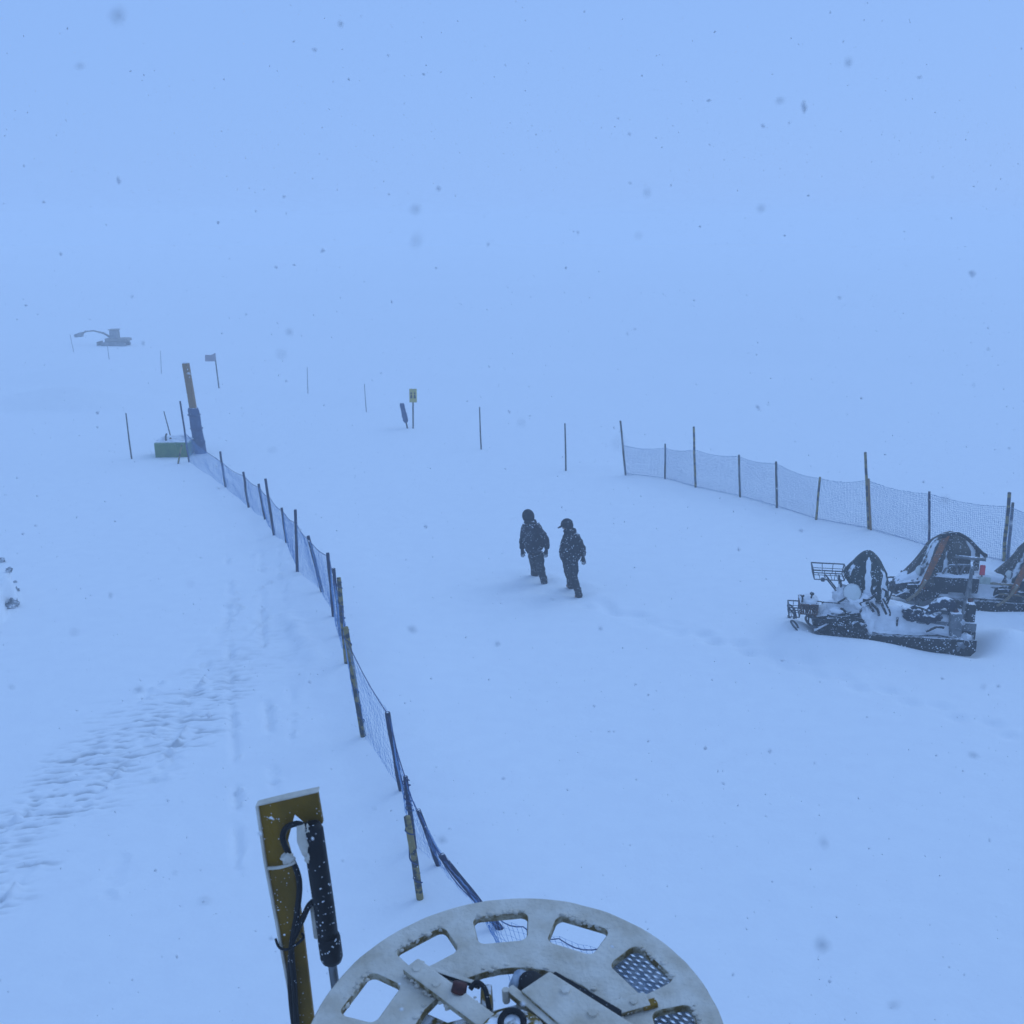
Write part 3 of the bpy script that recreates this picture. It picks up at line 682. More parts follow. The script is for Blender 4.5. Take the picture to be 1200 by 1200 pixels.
J2 = dict(hip=P(668.5, 654, y2), neck=P(667.8, 624, y2 + .10), head=P(665.0, 616.3, y2 + .14), face=Vector((-.95, .25, -.25)),
          shl=P(663.0, 632, y2 + .10), shr=P(676.5, 632, y2 + .02), ell=P(660.2, 642, y2 + .10), elr=P(682.0, 642, y2 - .04), wrl=P(661.5, 652, y2 + .2), wrr=P(683.3, 652, y2 + .02),
          fil=P(663.5, 657.5, y2 + .26), fir=P(684, 657.5, y2 + .02), knl=P(666.2, 670, y2 + .28), anl=P(669.4, 685, y2 + .28), knr=P(671.5, 676, y2 - .02), anr=P(679.6, 697.5, y2 - .10), jacket='jacket_black', hem=.10, bulk=1.06)
person(J2, 'person in bulky black jacket and peaked cap, head bowed, walking away', True)

# ------------------------------------------------------------------ snowmobiles
def drape(mb, peak, zpk, ext, zb, folds, amp, seed, slope=.36, flare=None, N=110, K=34, pattern=None):
    """tarp hung over a peak: sloping top, then falling sides; ext(phi)->reach, zb(phi)->hem height; returns furrow weights"""
    vs, fs, fur = [], [], []
    for i in range(K + 1):
        s = i / K; a = min(1, s / .5); b = max(0, (s - .5) / .5)
        for j in range(N):
            ph = 2 * math.pi * j / N; R0 = ext(ph); c_, s_ = math.cos(ph), math.sin(ph)
            f = mnoise.noise(Vector((c_ * folds * .5, s_ * folds * .5, seed + s * .7))) * 1.5 + .5 * mnoise.noise(Vector((c_ * folds * 1.2, s_ * folds * 1.2, seed + s * 1.6)))
            g = mnoise.noise(Vector((c_ * 1.6, s_ * 1.6, seed + 3 + s * 2.6)))
            rr = (R0 * a ** .85 + (flare(ph) if flare else .03) * b ** 1.2) * (1 + amp * (s ** .6) * f + amp * 1.1 * (s ** .5) * g)
            zh = zb(ph); z = zpk - min(slope, zpk - zh) * (a ** 1.5) - max(0, zpk - slope - zh) * b + .05 * g * a
            if b >= 1: z += .05 * f
            vs.append((peak[0] + rr * c_, peak[1] + rr * s_, z))
            if pattern:
                jit = 9 * mnoise.noise(Vector((c_ * 5, s_ * 5, s * 5))) + 5 * mnoise.noise(Vector((c_ * 15, s_ * 15, s * 11)))
                fur.append(pattern(math.degrees(ph) % 360 + jit, s + .05 * g))
            else:
                fur.append(max(0, min(1, .30 - .6 * f + .35 * g)) * min(1, s * 2.2))
    for i in range(K):
        for j in range(N): fs.append((i * N + j, (i + 1) * N + j, (i + 1) * N + (j + 1) % N, i * N + (j + 1) % N))
    mb.add(vs, fs); return fur

def set_furrow(o, fur):
    a = o.data.attributes.new('furrow', 'FLOAT', 'POINT'); a.data.foreach_set('value', np.array(fur, np.float32))

def basket(mb, x0, x1, y0, y1, z0, z1, r=.010, n=5, flare=.04):
    c0 = [(x0, y0, z0), (x1, y0, z0), (x1, y1, z0), (x0, y1, z0)]
    c1 = [(x0 - flare, y0 - flare, z1), (x1 + flare, y0 - flare, z1), (x1 + flare, y1 + flare, z1), (x0 - flare, y1 + flare, z1)]
    L = lambda a, b, t: tuple(a[i] + (b[i] - a[i]) * t for i in range(3))
    for i in range(4):
        a, b, c, d = c0[i], c0[(i + 1) % 4], c1[i], c1[(i + 1) % 4]
        mb.tube([a, b], r * 1.2, 6); mb.tube([c, d], r * 1.5, 6); mb.tube([a, c], r * 1.2, 6); mb.tube([L(a, c, .5), L(b, d, .5)], r * .8, 5)
        for k in range(1, n): mb.tube([L(a, b, k / n), L(c, d, k / n)], r * .8, 5)
    for k in range(1, n + 2): mb.tube([L(c0[0], c0[1], k / (n + 2)), L(c0[3], c0[2], k / (n + 2))], r * .8, 5)

def snow_sheet(fn, x0, x1, y0, y1, nx, ny):
    mb = MB(); vs, fs = [], []
    for i in range(nx + 1):
        for j in range(ny + 1):
            x = x0 + (x1 - x0) * i / nx; y = y0 + (y1 - y0) * j / ny; vs.append((x, y, fn(x, y)))
    for i in range(nx):
        for j in range(ny):
            k = i * (ny + 1) + j; fs.append((k, k + ny + 1, k + ny + 2, k + 1))
    return mb.add(vs, fs)

def ss(a, b, x):
    t = max(0, min(1, (x - a) / (b - a))); return t * t * (3 - 2 * t)

def snowmobile(loc, heading, label, kind):
    r = root('snowmobile', (loc.x, loc.y, 0), label, 'snowmobile', 'snowmobiles parked in a row', heading)
    P_ = lambda *a: Vector(a)
    # track belt with lugs
    mb = MB(); prof = []
    for k in range(12): a = math.pi / 2 + math.pi * k / 11; prof.append((-1.22 + .16 * math.cos(a), .16 + .16 * math.sin(a)))
    for k in range(12): a = -math.pi / 2 + math.pi * k / 11; prof.append((.45 + .16 * math.cos(a), .16 + .16 * math.sin(a)))
    mb.prism([(x, -.25, z) for x, z in prof], (0, .5, 0))
    for k in range(22): mb.box((-1.3 + k * .08, 0, .33), (.02, .46, .035))
    for k in range(5): mb.box((-1.385, 0, .05 + k * .055), (.03, .46, .018))
    mb.build('track', M['dark_plain'], r)
    mb = MB(); mb.prism([(-1.4, -.29, .30), (.5, -.29, .30), (.5, -.27, .46), (-1.4, -.27, .44)], (0, 0, .001)) if False else mb.box((-.42, 0, .38), (1.96, .56, .16)); mb.build('tunnel', M['grey_panel'], r, bevel=.02)
    # running boards and side skirts
    for sg in (1, -1):
        mb = MB(); mb.box((-.35, sg * .38, .20), (1.95, .22, .035)); mb.build('running_board', M['dark_plain'], r, bevel=.008)
        mb = MB(); mb.prism([(-1.38, sg * .47, .02), (-1.30, sg * .47, -.08), (.62, sg * .47, -.10), (.66, sg * .47, .08), (.45, sg * .47, .20), (-1.38, sg * .47, .225)], (0, sg * .028, 0))
        mb.build('side_skirt', M['dark_plain'], r, bevel=.008)
    # seat
    mb = MB(); pr_ = [(-1.05, .44), (.32, .44), (.42, .58), (.30, .62), (-.1, .575), (-.55, .58), (-.75, .66), (-1.05, .64)]
    mb.prism([(x, -.19, z) for x, z in pr_], (0, .38, 0)); mb.build('seat', M['grey_panel'], r, smooth=False, bevel=.05)
    # hood: lofted shell
    vs, fs = [], []; rows = [(.40, .40, .30, .74), (.62, .43, .22, .70), (.85, .43, .12, .62), (1.08, .40, .10, .55), (1.26, .33, .12, .48), (1.38, .22, .18, .40)]
    for (x, w, z0, z1) in rows:
        for (yy, zz) in ((-w, z0), (-w * 1.03, z0 + (z1 - z0) * .45), (-w * .82, z0 + (z1 - z0) * .85), (-w * .42, z1), (0, z1 + .03), (w * .42, z1), (w * .82, z0 + (z1 - z0) * .85), (w * 1.03, z0 + (z1 - z0) * .45), (w, z0)): vs.append((x, yy, zz))
    for i in range(len(rows) - 1):
        for j in range(8): fs.append((i * 9 + j, i * 9 + j + 1, (i + 1) * 9 + j + 1, (i + 1) * 9 + j))
        fs.append((i * 9 + 8, i * 9, (i + 1) * 9, (i + 1) * 9 + 8))
    fs += [tuple(range(9))[::-1], tuple(range(5 * 9, 6 * 9))]
    MB().add(vs, fs).build('hood', M['black_plastic'], r, bevel=.02)
    for sg in (1, -1):
        mb = MB(); mb.prism([(.52, sg * .445, .50), (.60, sg * .445, .24), (.82, sg * .455, .16), (1.02, sg * .44, .22), (.94, sg * .44, .40), (.74, sg * .45, .52)], (0, sg * .03, 0)); mb.build('side_panel', M['dark_plain'], r, bevel=.012)
        mb = MB(); mb.box((1.02, sg * .43, .42), (.34, .07, .10), Matrix.Rotation(.18 * sg, 3, 'Z')); mb.build('air_vent', M['dark_plain'], r, bevel=.012)
        # ski, ski leg
        mb = MB(); sp = [(.55, -.06), (1.45, -.06), (1.66, .02), (1.78, .14)]
        for a, b in zip(sp[:-1], sp[1:]): mb.bar((a[0], sg * .44, a[1]), (b[0], sg * .44, b[1]), .14, .03)
        sk = mb.build('ski', M['dark_plain'], r)
        mb = MB(); mb.tube(catmull([(1.62, sg * .44 - .06, .02), (1.66, sg * .44 - .07, .22), (1.74, sg * .44 - .05, .34), (1.80, sg * .44, .36), (1.76, sg * .44 + .06, .30), (1.68, sg * .44 + .08, .20), (1.70, sg * .44 + .06, .02)], 5), .018, 6); mb.build('ski_loop', M['wire'], sk, smooth=True)
        mb = MB(); mb.tube([(.92, sg * .40, .32), (.98, sg * .45, .02)], .035, 8); mb.tube([(.78, sg * .30, .26), (.97, sg * .44, .10)], .018, 6); mb.tube([(1.12, sg * .30, .26), (.99, sg * .44, .10)], .018, 6); mb.build('ski_leg', M['tube_grey'], r, smooth=True)
    # bumper
    mb = MB(); mb.tube(catmull([(1.18, -.36, .20), (1.42, -.28, .24), (1.50, 0, .26), (1.42, .28, .24), (1.18, .36, .20)], 6), .022, 8)
    mb.tube(catmull([(1.2, -.3, .36), (1.44, -.22, .38), (1.50, 0, .39), (1.44, .22, .38), (1.2, .3, .36)], 6), .018, 8)
    for yy in (-.2, .2): mb.tube([(1.47, yy, .25), (1.47, yy, .39)], .016, 6)
    mb.build('bumper', M['wire'], r, smooth=True)
    # handlebar
    mb = MB(); mb.tube([(.35, 0, .65), (.28, 0, .95)], .03, 8); mb.tube(catmull([(.16, -.38, .98), (.25, -.2, 1.0), (.28, 0, .96), (.25, .2, 1.0), (.16, .38, .98)], 5), .016, 8)
    mb.build('handlebar', M['wire'], r, smooth=True)
    # tarp over windscreen and bars
    mb = MB()
    if kind == 1:
        ext = lambda p: .35 + .0 * max(0, math.cos(p)) ** 2 + .03 * math.sin(2 * p + 1)
        zb = lambda p: .80 + .38 * max(0, math.cos(p)) ** 1.5 - .06 * max(0, -math.cos(p))
        def pat(d, q):
            v = 0.0
            for (c0, w0, q0, q1, k) in ((28, 13, .35, .80, .9), (88, 13, .16, 1.1, 1.0), (112, 7, .50, .80, .7), (148, 20, .42, 1.1, 1.0), (66, 4, .5, .9, .7), (190, 25, .3, 1.1, .9), (255, 30, .3, 1.1, .9), (320, 14, .2, 1.1, .9)):
                e = max(0, 1 - abs((d - c0 + 180) % 360 - 180) / w0); v = max(v, k * min(1, e * 2.2) * ss(q0 - .06, q0 + .06, q) * (1 - ss(q1 - .06, q1 + .06, q)))
            return v * .85
        fur = drape(mb, (.50, .02), 1.64, ext, zb, 8, .09, 4.4, .40, pattern=pat); tm = M['tarp']
    elif kind == 2:
        ext = lambda p: .42 + .05 * max(0, -math.cos(p)) ** 2; fl = lambda p: .06 + .62 * max(0, math.cos(p)) ** 3
        zb = lambda p: .55 - .32 * max(0, math.cos(p)) ** 2 + .20 * max(0, -math.cos(p))
        fur = [f * .85 for f in drape(mb, (.36, .0), 1.46, ext, zb, 8, .13, 5.0, .30, fl)]; tm = M['tarp_brown']
    else:
        ext = lambda p: .44; fl = lambda p: .06 + .62 * max(0, math.cos(p)) ** 3
        zb = lambda p: .55 - .30 * max(0, math.cos(p)) ** 2
        fur = [f * .8 for f in drape(mb, (.36, .0), 1.46, ext, zb, 6, .13, 8.5, .30, fl)]; tm = M['tarp_brown']
    set_furrow(mb.build('tarp', tm, r, smooth=True, recalc=False), fur)
    if kind == 1:
        # hanging tarp ends
        mb = MB(); mb.tube([(.30, .46, .86), (.18, .52, .62)], [.03, .018], 6); mb.tube([(.52, .50, .82), (.40, .55, .66)], [.035, .02], 6); mb.tube([(.72, .42, .90), (.62, .52, .74)], [.03, .02], 6); mb.build('tarp_tie', M['dark_plain'], r, smooth=True)
    # lamp: a round housing with a snowed-over lens
    lx, ly, lz = (.78, .44, .96) if kind == 1 else (.95, .2, .68)
    dv = Vector((.35, .9, .1)).normalized() if kind == 1 else Vector((1, .1, .1)).normalized()
    R0 = .165 if kind == 1 else .11
    c = Vector((lx, ly, lz))
    mb = MB(); mb.tube([c - dv * .10, c - dv * .03, c], [R0 * .6, R0 * .98, R0], 20); mb.tube([c - dv * .08, (lx - .02, ly - .16, lz - .34)], .03, 8); hl = mb.build('headlight', M['grey_panel'], r, smooth=True)
    mb = MB(); mb.tube([c, c + dv * .02, c + dv * .05, c + dv * .065], [R0 * .96, R0 * .9, R0 * .6, R0 * .15], 20); mb.build('lens', M['white_lamp'], hl, smooth=True)
    if kind == 1:
        rr_ = random.Random(3)
        for nm, pts, q in (('steering_rod', [(.95, .42, .66), (.80, .46, .56), (.70, .47, .58)], .022), ('steering_rod', [(1.02, .40, .74), (.90, .44, .84), (.84, .40, .92)], .018), ('mirror_arm', [(.36, .44, .98), (.48, .50, .88), (.58, .46, .84)], .022),
                           ('windscreen_stay', [(.46, .46, .80), (.34, .50, .70), (.30, .48, .58)], .024), ('windscreen_stay', [(.24, .36, .86), (.12, .42, .66), (.10, .40, .56)], .016), ('hood_strap', [(1.18, .44, .52), (.96, .47, .50), (.66, .47, .54)], .020), ('hood_strap', [(1.25, .40, .40), (1.05, .46, .36), (.80, .48, .30)], .024)):
            mb = MB(); mb.tube(catmull(pts, 5), q, 7); mb.build(nm, M['dark_plain'], r, smooth=True)
        mb = MB(); mb.box((.62, .48, .84), (.16, .05, .09), Matrix.Rotation(.5, 3, 'Y')); mb.build('mirror', M['dark_plain'], r, bevel=.02)
        mb = MB(); mb.blob((.66, .50, .30), (.16, .06, .14), 4, .6, 12, 2.6); mb.build('footrest', M['black_plastic'], r, smooth=True)
    # baskets
    if kind == 1:
        mb = MB(); basket(mb, .90, 1.42, -.20, .20, 1.10, 1.28, .008, 3, .03)
        for yy in (-.12, .14): mb.tube([(.96, yy, 1.1), (.88, yy, .58)], .02, 8); mb.tube([(1.2, yy, 1.1), (.92, yy, .76)], .014, 6)
        mb.tube([(1.26, .1, 1.1), (1.26, .1, 1.04)], .035, 8)
        mb.build('high_basket', M['wire'], r)
        mb = MB(); basket(mb, 1.34, 1.62, -.22, .28, .46, .64, .012, 7, .01); mb.tube([(1.4, 0, .46), (1.3, 0, .30)], .02, 8); mb.tube([(1.4, .2, .46), (1.3, .2, .30)], .02, 8)
        fb = mb.build('front_basket', M['rust_slats'], r)
        mb = MB(); basket(mb, 1.64, 1.82, -.12, .26, .38, .56, .008, 2, .01); mb.build('tow_cage', M['wire'], r)
        mb = MB(); mb.box((1.48, .03, .58), (.24, .44, .10)); mb.build('basket_load', M['black_plastic'], fb, bevel=.02)
        mb = MB(); mb.blob((1.47, .05, .66), (.16, .24, .05), 3, .4); mb.build('snow_heap', M['snow_soft'], fb, smooth=True)
        mb = MB(); mb.tube([(1.60, .18, .64), (1.60, .18, .75)], .016, 6); mb.blob((1.60, .18, .76), (.03, .03, .03), 1); mb.tube([(1.45, .1, .64), (1.43, .1, .78)], .016, 6); mb.blob((1.43, .1, .79), (.04, .04, .03), 2); mb.tube([(1.40, .12, .66), (.95, .3, .70)], .010, 6); mb.build('basket_fitting', M['dark_plain'], fb, smooth=True)
    # rear: rack hoop, flap, lamp
    mb = MB()
    if kind == 1:
        mb.tube(catmull([(-1.10, .32, .20), (-1.14, .31, .7), (-1.19, .30, 1.2), (-1.22, .26, 1.44), (-1.24, .12, 1.50), (-1.28, -.02, 1.46), (-1.30, -.06, 1.2), (-1.33, -.08, .2)], 5), .026, 8)
        mb.tube([(-1.20, .30, 1.1), (-1.29, -.06, 1.1)], .018, 6); mb.tube([(-1.15, .31, .62), (-1.32, -.08, .62)], .018, 6)
        mb.build('rear_frame', M['tube_grey'], r, smooth=True)
        mb = MB(); mb.box((-1.03, .34, .43), (.20, .16, .48), Matrix.Rotation(.06, 3, 'Y')); mb.build('rear_box', M['grey_panel'], r, bevel=.025)
        mb = MB(); mb.box((-1.30, .05, .48), (.16, .34, .62)); mb.box((-1.36, .16, .2), (.10, .2, .2)); mb.build('rear_panel', M['dark_plain'], r, bevel=.03)
        mb = MB(); mb.tube([(-1.05, .3, .62), (-1.0, .3, .70)], .05, 10); mb.build('tail_light', M['rust'], r, smooth=True); mb = MB(); mb.tube([(-1.22, .26, .88), (-1.29, .24, .88)], .035, 10); mb.build('tail_light', M['rust'], r, smooth=True)
        mb = MB(); mb.blob((-1.22, .38, .17), (.15, .12, .13), 5, .5); mb.blob((-1.10, .42, .10), (.12, .1, .12), 9, .5); mb.blob((-1.12, .36, .50), (.06, .06, .06), 2, .5); mb.build('packed_snow', M['dirty_ice'], r, smooth=True)
        # lever, hose ends along the board edge
        mb = MB(); mb.tube([(.14, .12, .60), (.02, .1, 1.0)], .016, 8); mb.blob((.02, .1, 1.01), (.03, .03, .025), 1); mb.tube([(.2, .12, .60), (.08, .12, .60)], .028, 8); mb.build('lever', M['wire'], r, smooth=True)
        mb = MB(); mb.tube(catmull([(-.82, .42, .40), (-.70, .46, .42), (-.58, .47, .36), (-.52, .47, .33)], 5), .022, 8); mb.build('cable', M['dark_plain'], r, smooth=True); mb = MB(); mb.tube([(-.05, .30, .50), (-.05, .31, .34)], .018, 6); mb.build('cable', M['dark_plain'], r, smooth=True)
    else:
        mb.tube(catmull([(-1.15, .3, .4), (-1.2, .3, .75), (-1.22, .22, .82), (-1.22, -.22, .82), (-1.2, -.3, .75), (-1.15, -.3, .4)], 5), .024, 8); mb.build('rear_frame', M['tube_grey'], r, smooth=True)
        mb = MB(); mb.box((-1.36, 0, .22), (.03, .44, .38), Matrix.Rotation(.25, 3, 'Y')); mb.build('snow_flap', M['dark_plain'], r)
        # saddle box with snow on it
        mb = MB(); mb.box((.34, .36, .52), (.92, .30, .32)); mb.build('saddle_box', M['black_plastic'], r, bevel=.04)
        mb = MB(); mb.tube(catmull([(.56, .50, .74), (.48, .52, .90), (.34, .50, .90), (.28, .48, .74)], 5), .022, 8); mb.tube(catmull([(.24, .50, .74), (.18, .52, .92), (.04, .50, .90), (.0, .48, .74)], 5), .02, 8); mb.build('grab_rail', M['tube_grey'], r, smooth=True)
        # pale tube from nose to screen, orange strap beside it
        mb = MB(); mb.tube(catmull([(1.18, .50, .14), (1.0, .56, .34), (.86, .54, .60)], 6), .03, 8); mb.build('nose_tube', M['tube_tan'], r, smooth=True)
        mb = MB(); pts = [(.92, .50, .42), (.80, .50, .80), (.66, .42, 1.12), (.50, .20, 1.43)]
        for a, b in zip(pts[:-1], pts[1:]): mb.bar(a, b, .11, .03, up=Vector((.3, 1, .3)))
        mb.build('strap', M['orange'], r)
        mb = MB(); mb.tube(catmull([(.52, .20, 1.42), (.34, .20, 1.48), (.12, .18, 1.38), (-.12, .2, 1.16), (-.24, .22, 1.06)], 6), .035, 8); mb.blob((.56, .22, 1.42), (.06, .05, .05), 3); mb.blob((-.24, .22, 1.06), (.04, .04, .05), 3); mb.build('tarp_roll', M['dark_plain'], r, smooth=True)
        mb = MB(); mb.tube([(.36, .44, 1.08), (-.20, .46, 1.05)], .035, 8); mb.tube([(.40, .48, .92), (.1, .52, .94), (-.08, .46, .84)], .022, 8); mb.build('handguard', M['tube_grey'], r, smooth=True)
        mb = MB(); mb.box((-.16, .46, .84), (.10, .05, .20)); mb.build('tail_light', M['red'], r, bevel=.015)
        mb = MB(); mb.box((-.22, .49, .64), (.20, .03, .14)); mb.build('number_plate', M['plate'], r, bevel=.01)
        mb = MB(); mb.tube([(-.15, .44, .58), (-1.3, .42, .56)], .026, 8); mb.tube([(-.5, .46, .38), (-1.35, .46, .36)], .022, 8); mb.tube([(-1.3, .42, .58), (-1.36, .44, .30)], .024, 8); mb.tube([(-.16, .44, .60), (-.16, .45, .8)], .018, 6); mb.build('side_rail', M['tube_tan'], r, smooth=True)
    # snow lying on it
    def cov(x, y):
        a = abs(y); nn = .035 * mnoise.noise(Vector((x * 2.6, y * 3, loc.x))) + .016 * mnoise.noise(Vector((x * 9, y * 9, 1)))
        top = .615 + .05 * ss(-.4, .4, x) - .05 * ss(-.2, -.6, x)
        if kind != 1: top += .08
        z = .255 + (top - .255) * (1 - ss(.19, .36, a)) + .06 * (1 - ss(.3, .46, a)) * ss(-.5, .5, x)
        z += .20 * ss(.30, .62, x) * (1 - ss(.2, .5, a))
        z -= .25 * (1 - ss(-1.12, -.98, x)) + .12 * ss(.56, .66, x)
        return z + nn
    snow_sheet(cov, -1.10, .66, -.462, .462, 60, 40).build('snow_cover', M['snow_soft'], r, smooth=True)
    mb = MB()
    def cov2(x, y):
        q = (x - .7) / .68; top = .76 - .22 * q - .12 * q * q
        e = ss(.02, .14, .40 * (1 - .25 * q) - abs(y)) * ss(.0, .10, 1.36 - x)
        return top - .22 * (1 - e) + .03 * mnoise.noise(Vector((x * 5, y * 5, 4 + loc.x))) + .05 * mnoise.noise(Vector((x * 2, y * 2, 9)))
    snow_sheet(cov2, .62, 1.38, -.42, .42, 34, 34).build('snow_cover', M['snow_soft'], r, smooth=True)
    if kind == 1:
        mb = MB(); mb.blob((.66, .34, .80), (.24, .18, .15), 3, .6, 16, 2.6); mb.blob((.46, .40, .50), (.13, .10, .32), 7, .5, 16, 2.6); mb.blob((.86, .14, .82), (.22, .22, .16), 8, .5, 12, 2.2); mb.blob((1.0, .38, .60), (.16, .08, .05), 8, .4, 10)
        mb.build('snow_heap', M['snow_soft'], r, smooth=True)
    else:
        mb = MB(); mb.blob((.34, .36, .69), (.47, .18, .06), 3, .3, 16, 2); mb.blob((-.9, .34, .44), (.22, .14, .05), 4, .4, 12, 2); mb.build('snow_heap', M['snow_soft'], r, smooth=True)
    return r

snowmobile(SLED[0][0], SLED[0][1], 'snowmobile with wire baskets on its nose and snow filled running board, nearest of the row', 1)
snowmobile(SLED[1][0], SLED[1][1], 'middle snowmobile of the row, dark tarp with orange strap and a red lamp', 2)
snowmobile(SLED[2][0], SLED[2][1], 'rear right snowmobile of the row, half out of the photo', 3)
# soft bag lying on the first sled's seat
o, h = SLED[0]; c, s = math.cos(h), math.sin(h)
def sl(u, v, z): return Vector((o.x + u * c - v * s, o.y + u * s + v * c, z))
bg = root('duffel_bag', sl(-.55, .22, .55), 'slumped black bag lying on the nearest snowmobile seat', 'bag', rz=h)
mb = MB(); mb.blob((.22, .08, .04), (.20, .15, .13), 2, .45, 16, 2.4); mb.blob((-.02, .06, .0), (.22, .16, .12), 4, .4, 16, 2.4); mb.build('bag_body', M['bag'], bg, smooth=True)
mb = MB(); mb.tube(catmull([(-.02, .06, .06), (-.14, .05, .20), (-.28, .02, .26), (-.40, .0, .20), (-.44, .02, .05)], 6), [.07] * 4 + [.10] * 16 + [.09] * 5, 12); mb.build('bag_roll', M['bag'], bg, smooth=True)
mb = MB(); mb.tube(catmull([(.34, .12, .10), (.2, .20, .20), (.02, .2, .14)], 6), .018, 6); mb.build('bag_strap', M['dark_plain'], bg, smooth=True)

# ------------------------------------------------------------------ big slotted wheel in the foreground
WC = Vector((.00303, 2.7064, 4.4975 + .5)); n = Vector((-.05323, -.13397, 1)).normalized()
e1 = (Vector((1, 0, 0)) - n * n.x).normalized(); e2 = n.cross(e1)
wh = root('cable_wheel', WC, 'big rime covered wheel with rounded slots at the bottom of the view', 'wheel')
Rm = Matrix((e1, e2, n)).transposed(); wh.rotation_euler = Rm.to_euler()
RW = .62
cu = bpy.data.curves.new('rim', 'CURVE'); cu.dimensions = '2D'; cu.fill_mode = 'BOTH'; cu.extrude = .008; cu.bevel_depth = .006; cu.bevel_resolution = 2
def spl(pts):
    s = cu.splines.new('POLY'); s.points.add(len(pts) - 1); s.use_cyclic_u = True
    for q, p in zip(s.points, pts): q.co = (p[0], p[1], 0, 1)
spl([((RW - .007 + .0025 * mnoise.noise(Vector((math.cos(a) * 9, math.sin(a) * 9, 0)))) * math.cos(a), (RW - .007 + .0025 * mnoise.noise(Vector((math.cos(a) * 9, math.sin(a) * 9, 0)))) * math.sin(a)) for a in [2 * math.pi * i / 180 for i in range(180)]])
spl([((.5 * RW + .004 * mnoise.noise(Vector((math.cos(a) * 9, math.sin(a) * 9, 5)))) * math.cos(a), (.5 * RW + .004 * mnoise.noise(Vector((math.cos(a) * 9, math.sin(a) * 9, 5)))) * math.sin(a)) for a in [-2 * math.pi * i / 120 for i in range(120)]])
for hk in range(12):
    ac = rad(4.5 + 30 * hk); ri, ro, ha = .675 * RW, .89 * RW, rad(10.4); cr_ = .030
    pts = []
    for (rr, sa, cs) in ((ro, 1, 0), (ri, 1, 1), (ri, -1, 2), (ro, -1, 3)):
        pass
    def corner(rc, ang, a0):
        cc = Vector((rc * math.cos(ang), rc * math.sin(ang)))
        return [(cc.x + cr_ * math.cos(ang + a0 + rad(90) * k / 5), cc.y + cr_ * math.sin(ang + a0 + rad(90) * k / 5)) for k in range(6)]
    do, di = cr_ / (ro - cr_), cr_ / (ri + cr_)
    pts += corner(ro - cr_, ac + ha - do, 0) + corner(ri + cr_, ac + ha * 1.06 - di, rad(90)) + corner(ri + cr_, ac - ha * 1.06 + di, rad(180)) + corner(ro - cr_, ac - ha + do, rad(270))
    pts = [(x * (1 + .006 * mnoise.noise(Vector((x * 40, y * 40, 2)))), y * (1 + .006 * mnoise.noise(Vector((x * 40, y * 40, 8))))) for x, y in pts]
    spl(pts[::-1])
co_ = bpy.data.objects.new('rim', cu); COL.objects.link(co_)
rm_me = bpy.data.meshes.new_from_object(co_.evaluated_get(bpy.context.evaluated_depsgraph_get()))
bpy.data.objects.remove(co_); bpy.data.curves.remove(cu)
rm_me.materials.clear(); rm_me.materials.append(M['rime']); rm_me.materials.append(M['crust'])
for v in rm_me.vertices: v.co.z -= .014
for p in rm_me.polygons: p.material_index = 0 if p.normal.z > .95 else 1
rim = bpy.data.objects.new('rim', rm_me); COL.objects.link(rim); rim.parent = wh
# crumbs of rime caught on slot edges
mb = MB(); r_ = random.Random(5)
for k in range(420):
    if k < 300:
        hk = r_.randrange(12); a = rad(4.5 + 30 * hk + r_.uniform(-9, 9)); rr = RW * (.885 + r_.uniform(-.008, .012))
    else:
        a = r_.uniform(0, 2 * math.pi); rr = RW * (.5 + r_.uniform(-.004, .015))
    q = r_.uniform(.0015, .0065)
    mb.blob((rr * math.cos(a), rr * math.sin(a), r_.uniform(-.012, .003)), (q * 2.2, q * 1.6, q), k, .6, 3)
mb.build('rime_crumbs', M['rime'], wh, smooth=True)['kind'] = 'stuff'
# outer drum flange below, hub and frame
def wbar(nm, a, b, w, z0, z1, top, side, bev=.006):
    a, b = Vector((a[0], a[1], 0)), Vector((b[0], b[1], 0)); d = (b - a).normalized(); s_ = Vector((-d.y, d.x, 0)) * w / 2
    mb = MB(); mb.prism([a + s_ + Vector((0, 0, z0)), b + s_ + Vector((0, 0, z0)), b - s_ + Vector((0, 0, z0)), a - s_ + Vector((0, 0, z0))], (0, 0, z1 - z0))
    ob = mb.build(nm, [top, side], wh, bevel=bev)
    for p in ob.data.polygons: p.material_index = 0 if p.normal.z > .5 else 1
    return ob
wbar('clamp_bar', (-.322, .315), (.13, -.115), .066, .003, .026, M['rime'], M['crust'])
wbar('clamp_flange', (-.262, .300), (-.10, .225), .016, .003, .020, M['rime'], M['rubber'], .003)
MB().tube([(-.165, .195, .02), (-.158, .207, .045)], [.024, .022], 14).build('pin', M['rust'], wh, smooth=True)
wbar('cross_bar', (-.20, .12), (.05, .19), .05, -.10, -.045, M['yellow_dull'], M['yellow_dull'])
wbar('post_bar', (-.085, .275), (-.085, .12), .035, -.12, -.03, M['yellow_dull'], M['yellow_dull'])
mb = MB(); mb.prism([(.025, .160, .02), (.115, .232, .02), (.42, -.045, .02), (.35, -.15, .02), (.235, -.09, .02)], (0, 0, .035)); ob = mb.build('arm_plate', [M['rime'], M['crust']], wh, bevel=.006)
for p in ob.data.polygons: p.material_index = 0 if p.normal.z > .5 else 1
wbar('arm_rail', (-.01, .185), (.25, -.10), .030, .02, .045, M['rime'], M['crust'], .004)
wbar('arm_edge', (.125, .232), (.315, .072), .022, .0, .045, M['rubber'], M['rubber'], .003)
mb = MB(); mb.tube([(.045, .228, -.04), (.060, .214, .035)], [.042, .040], 16); mb.build('rubber_stop', M['rubber'], wh, smooth=True, bevel=.008)
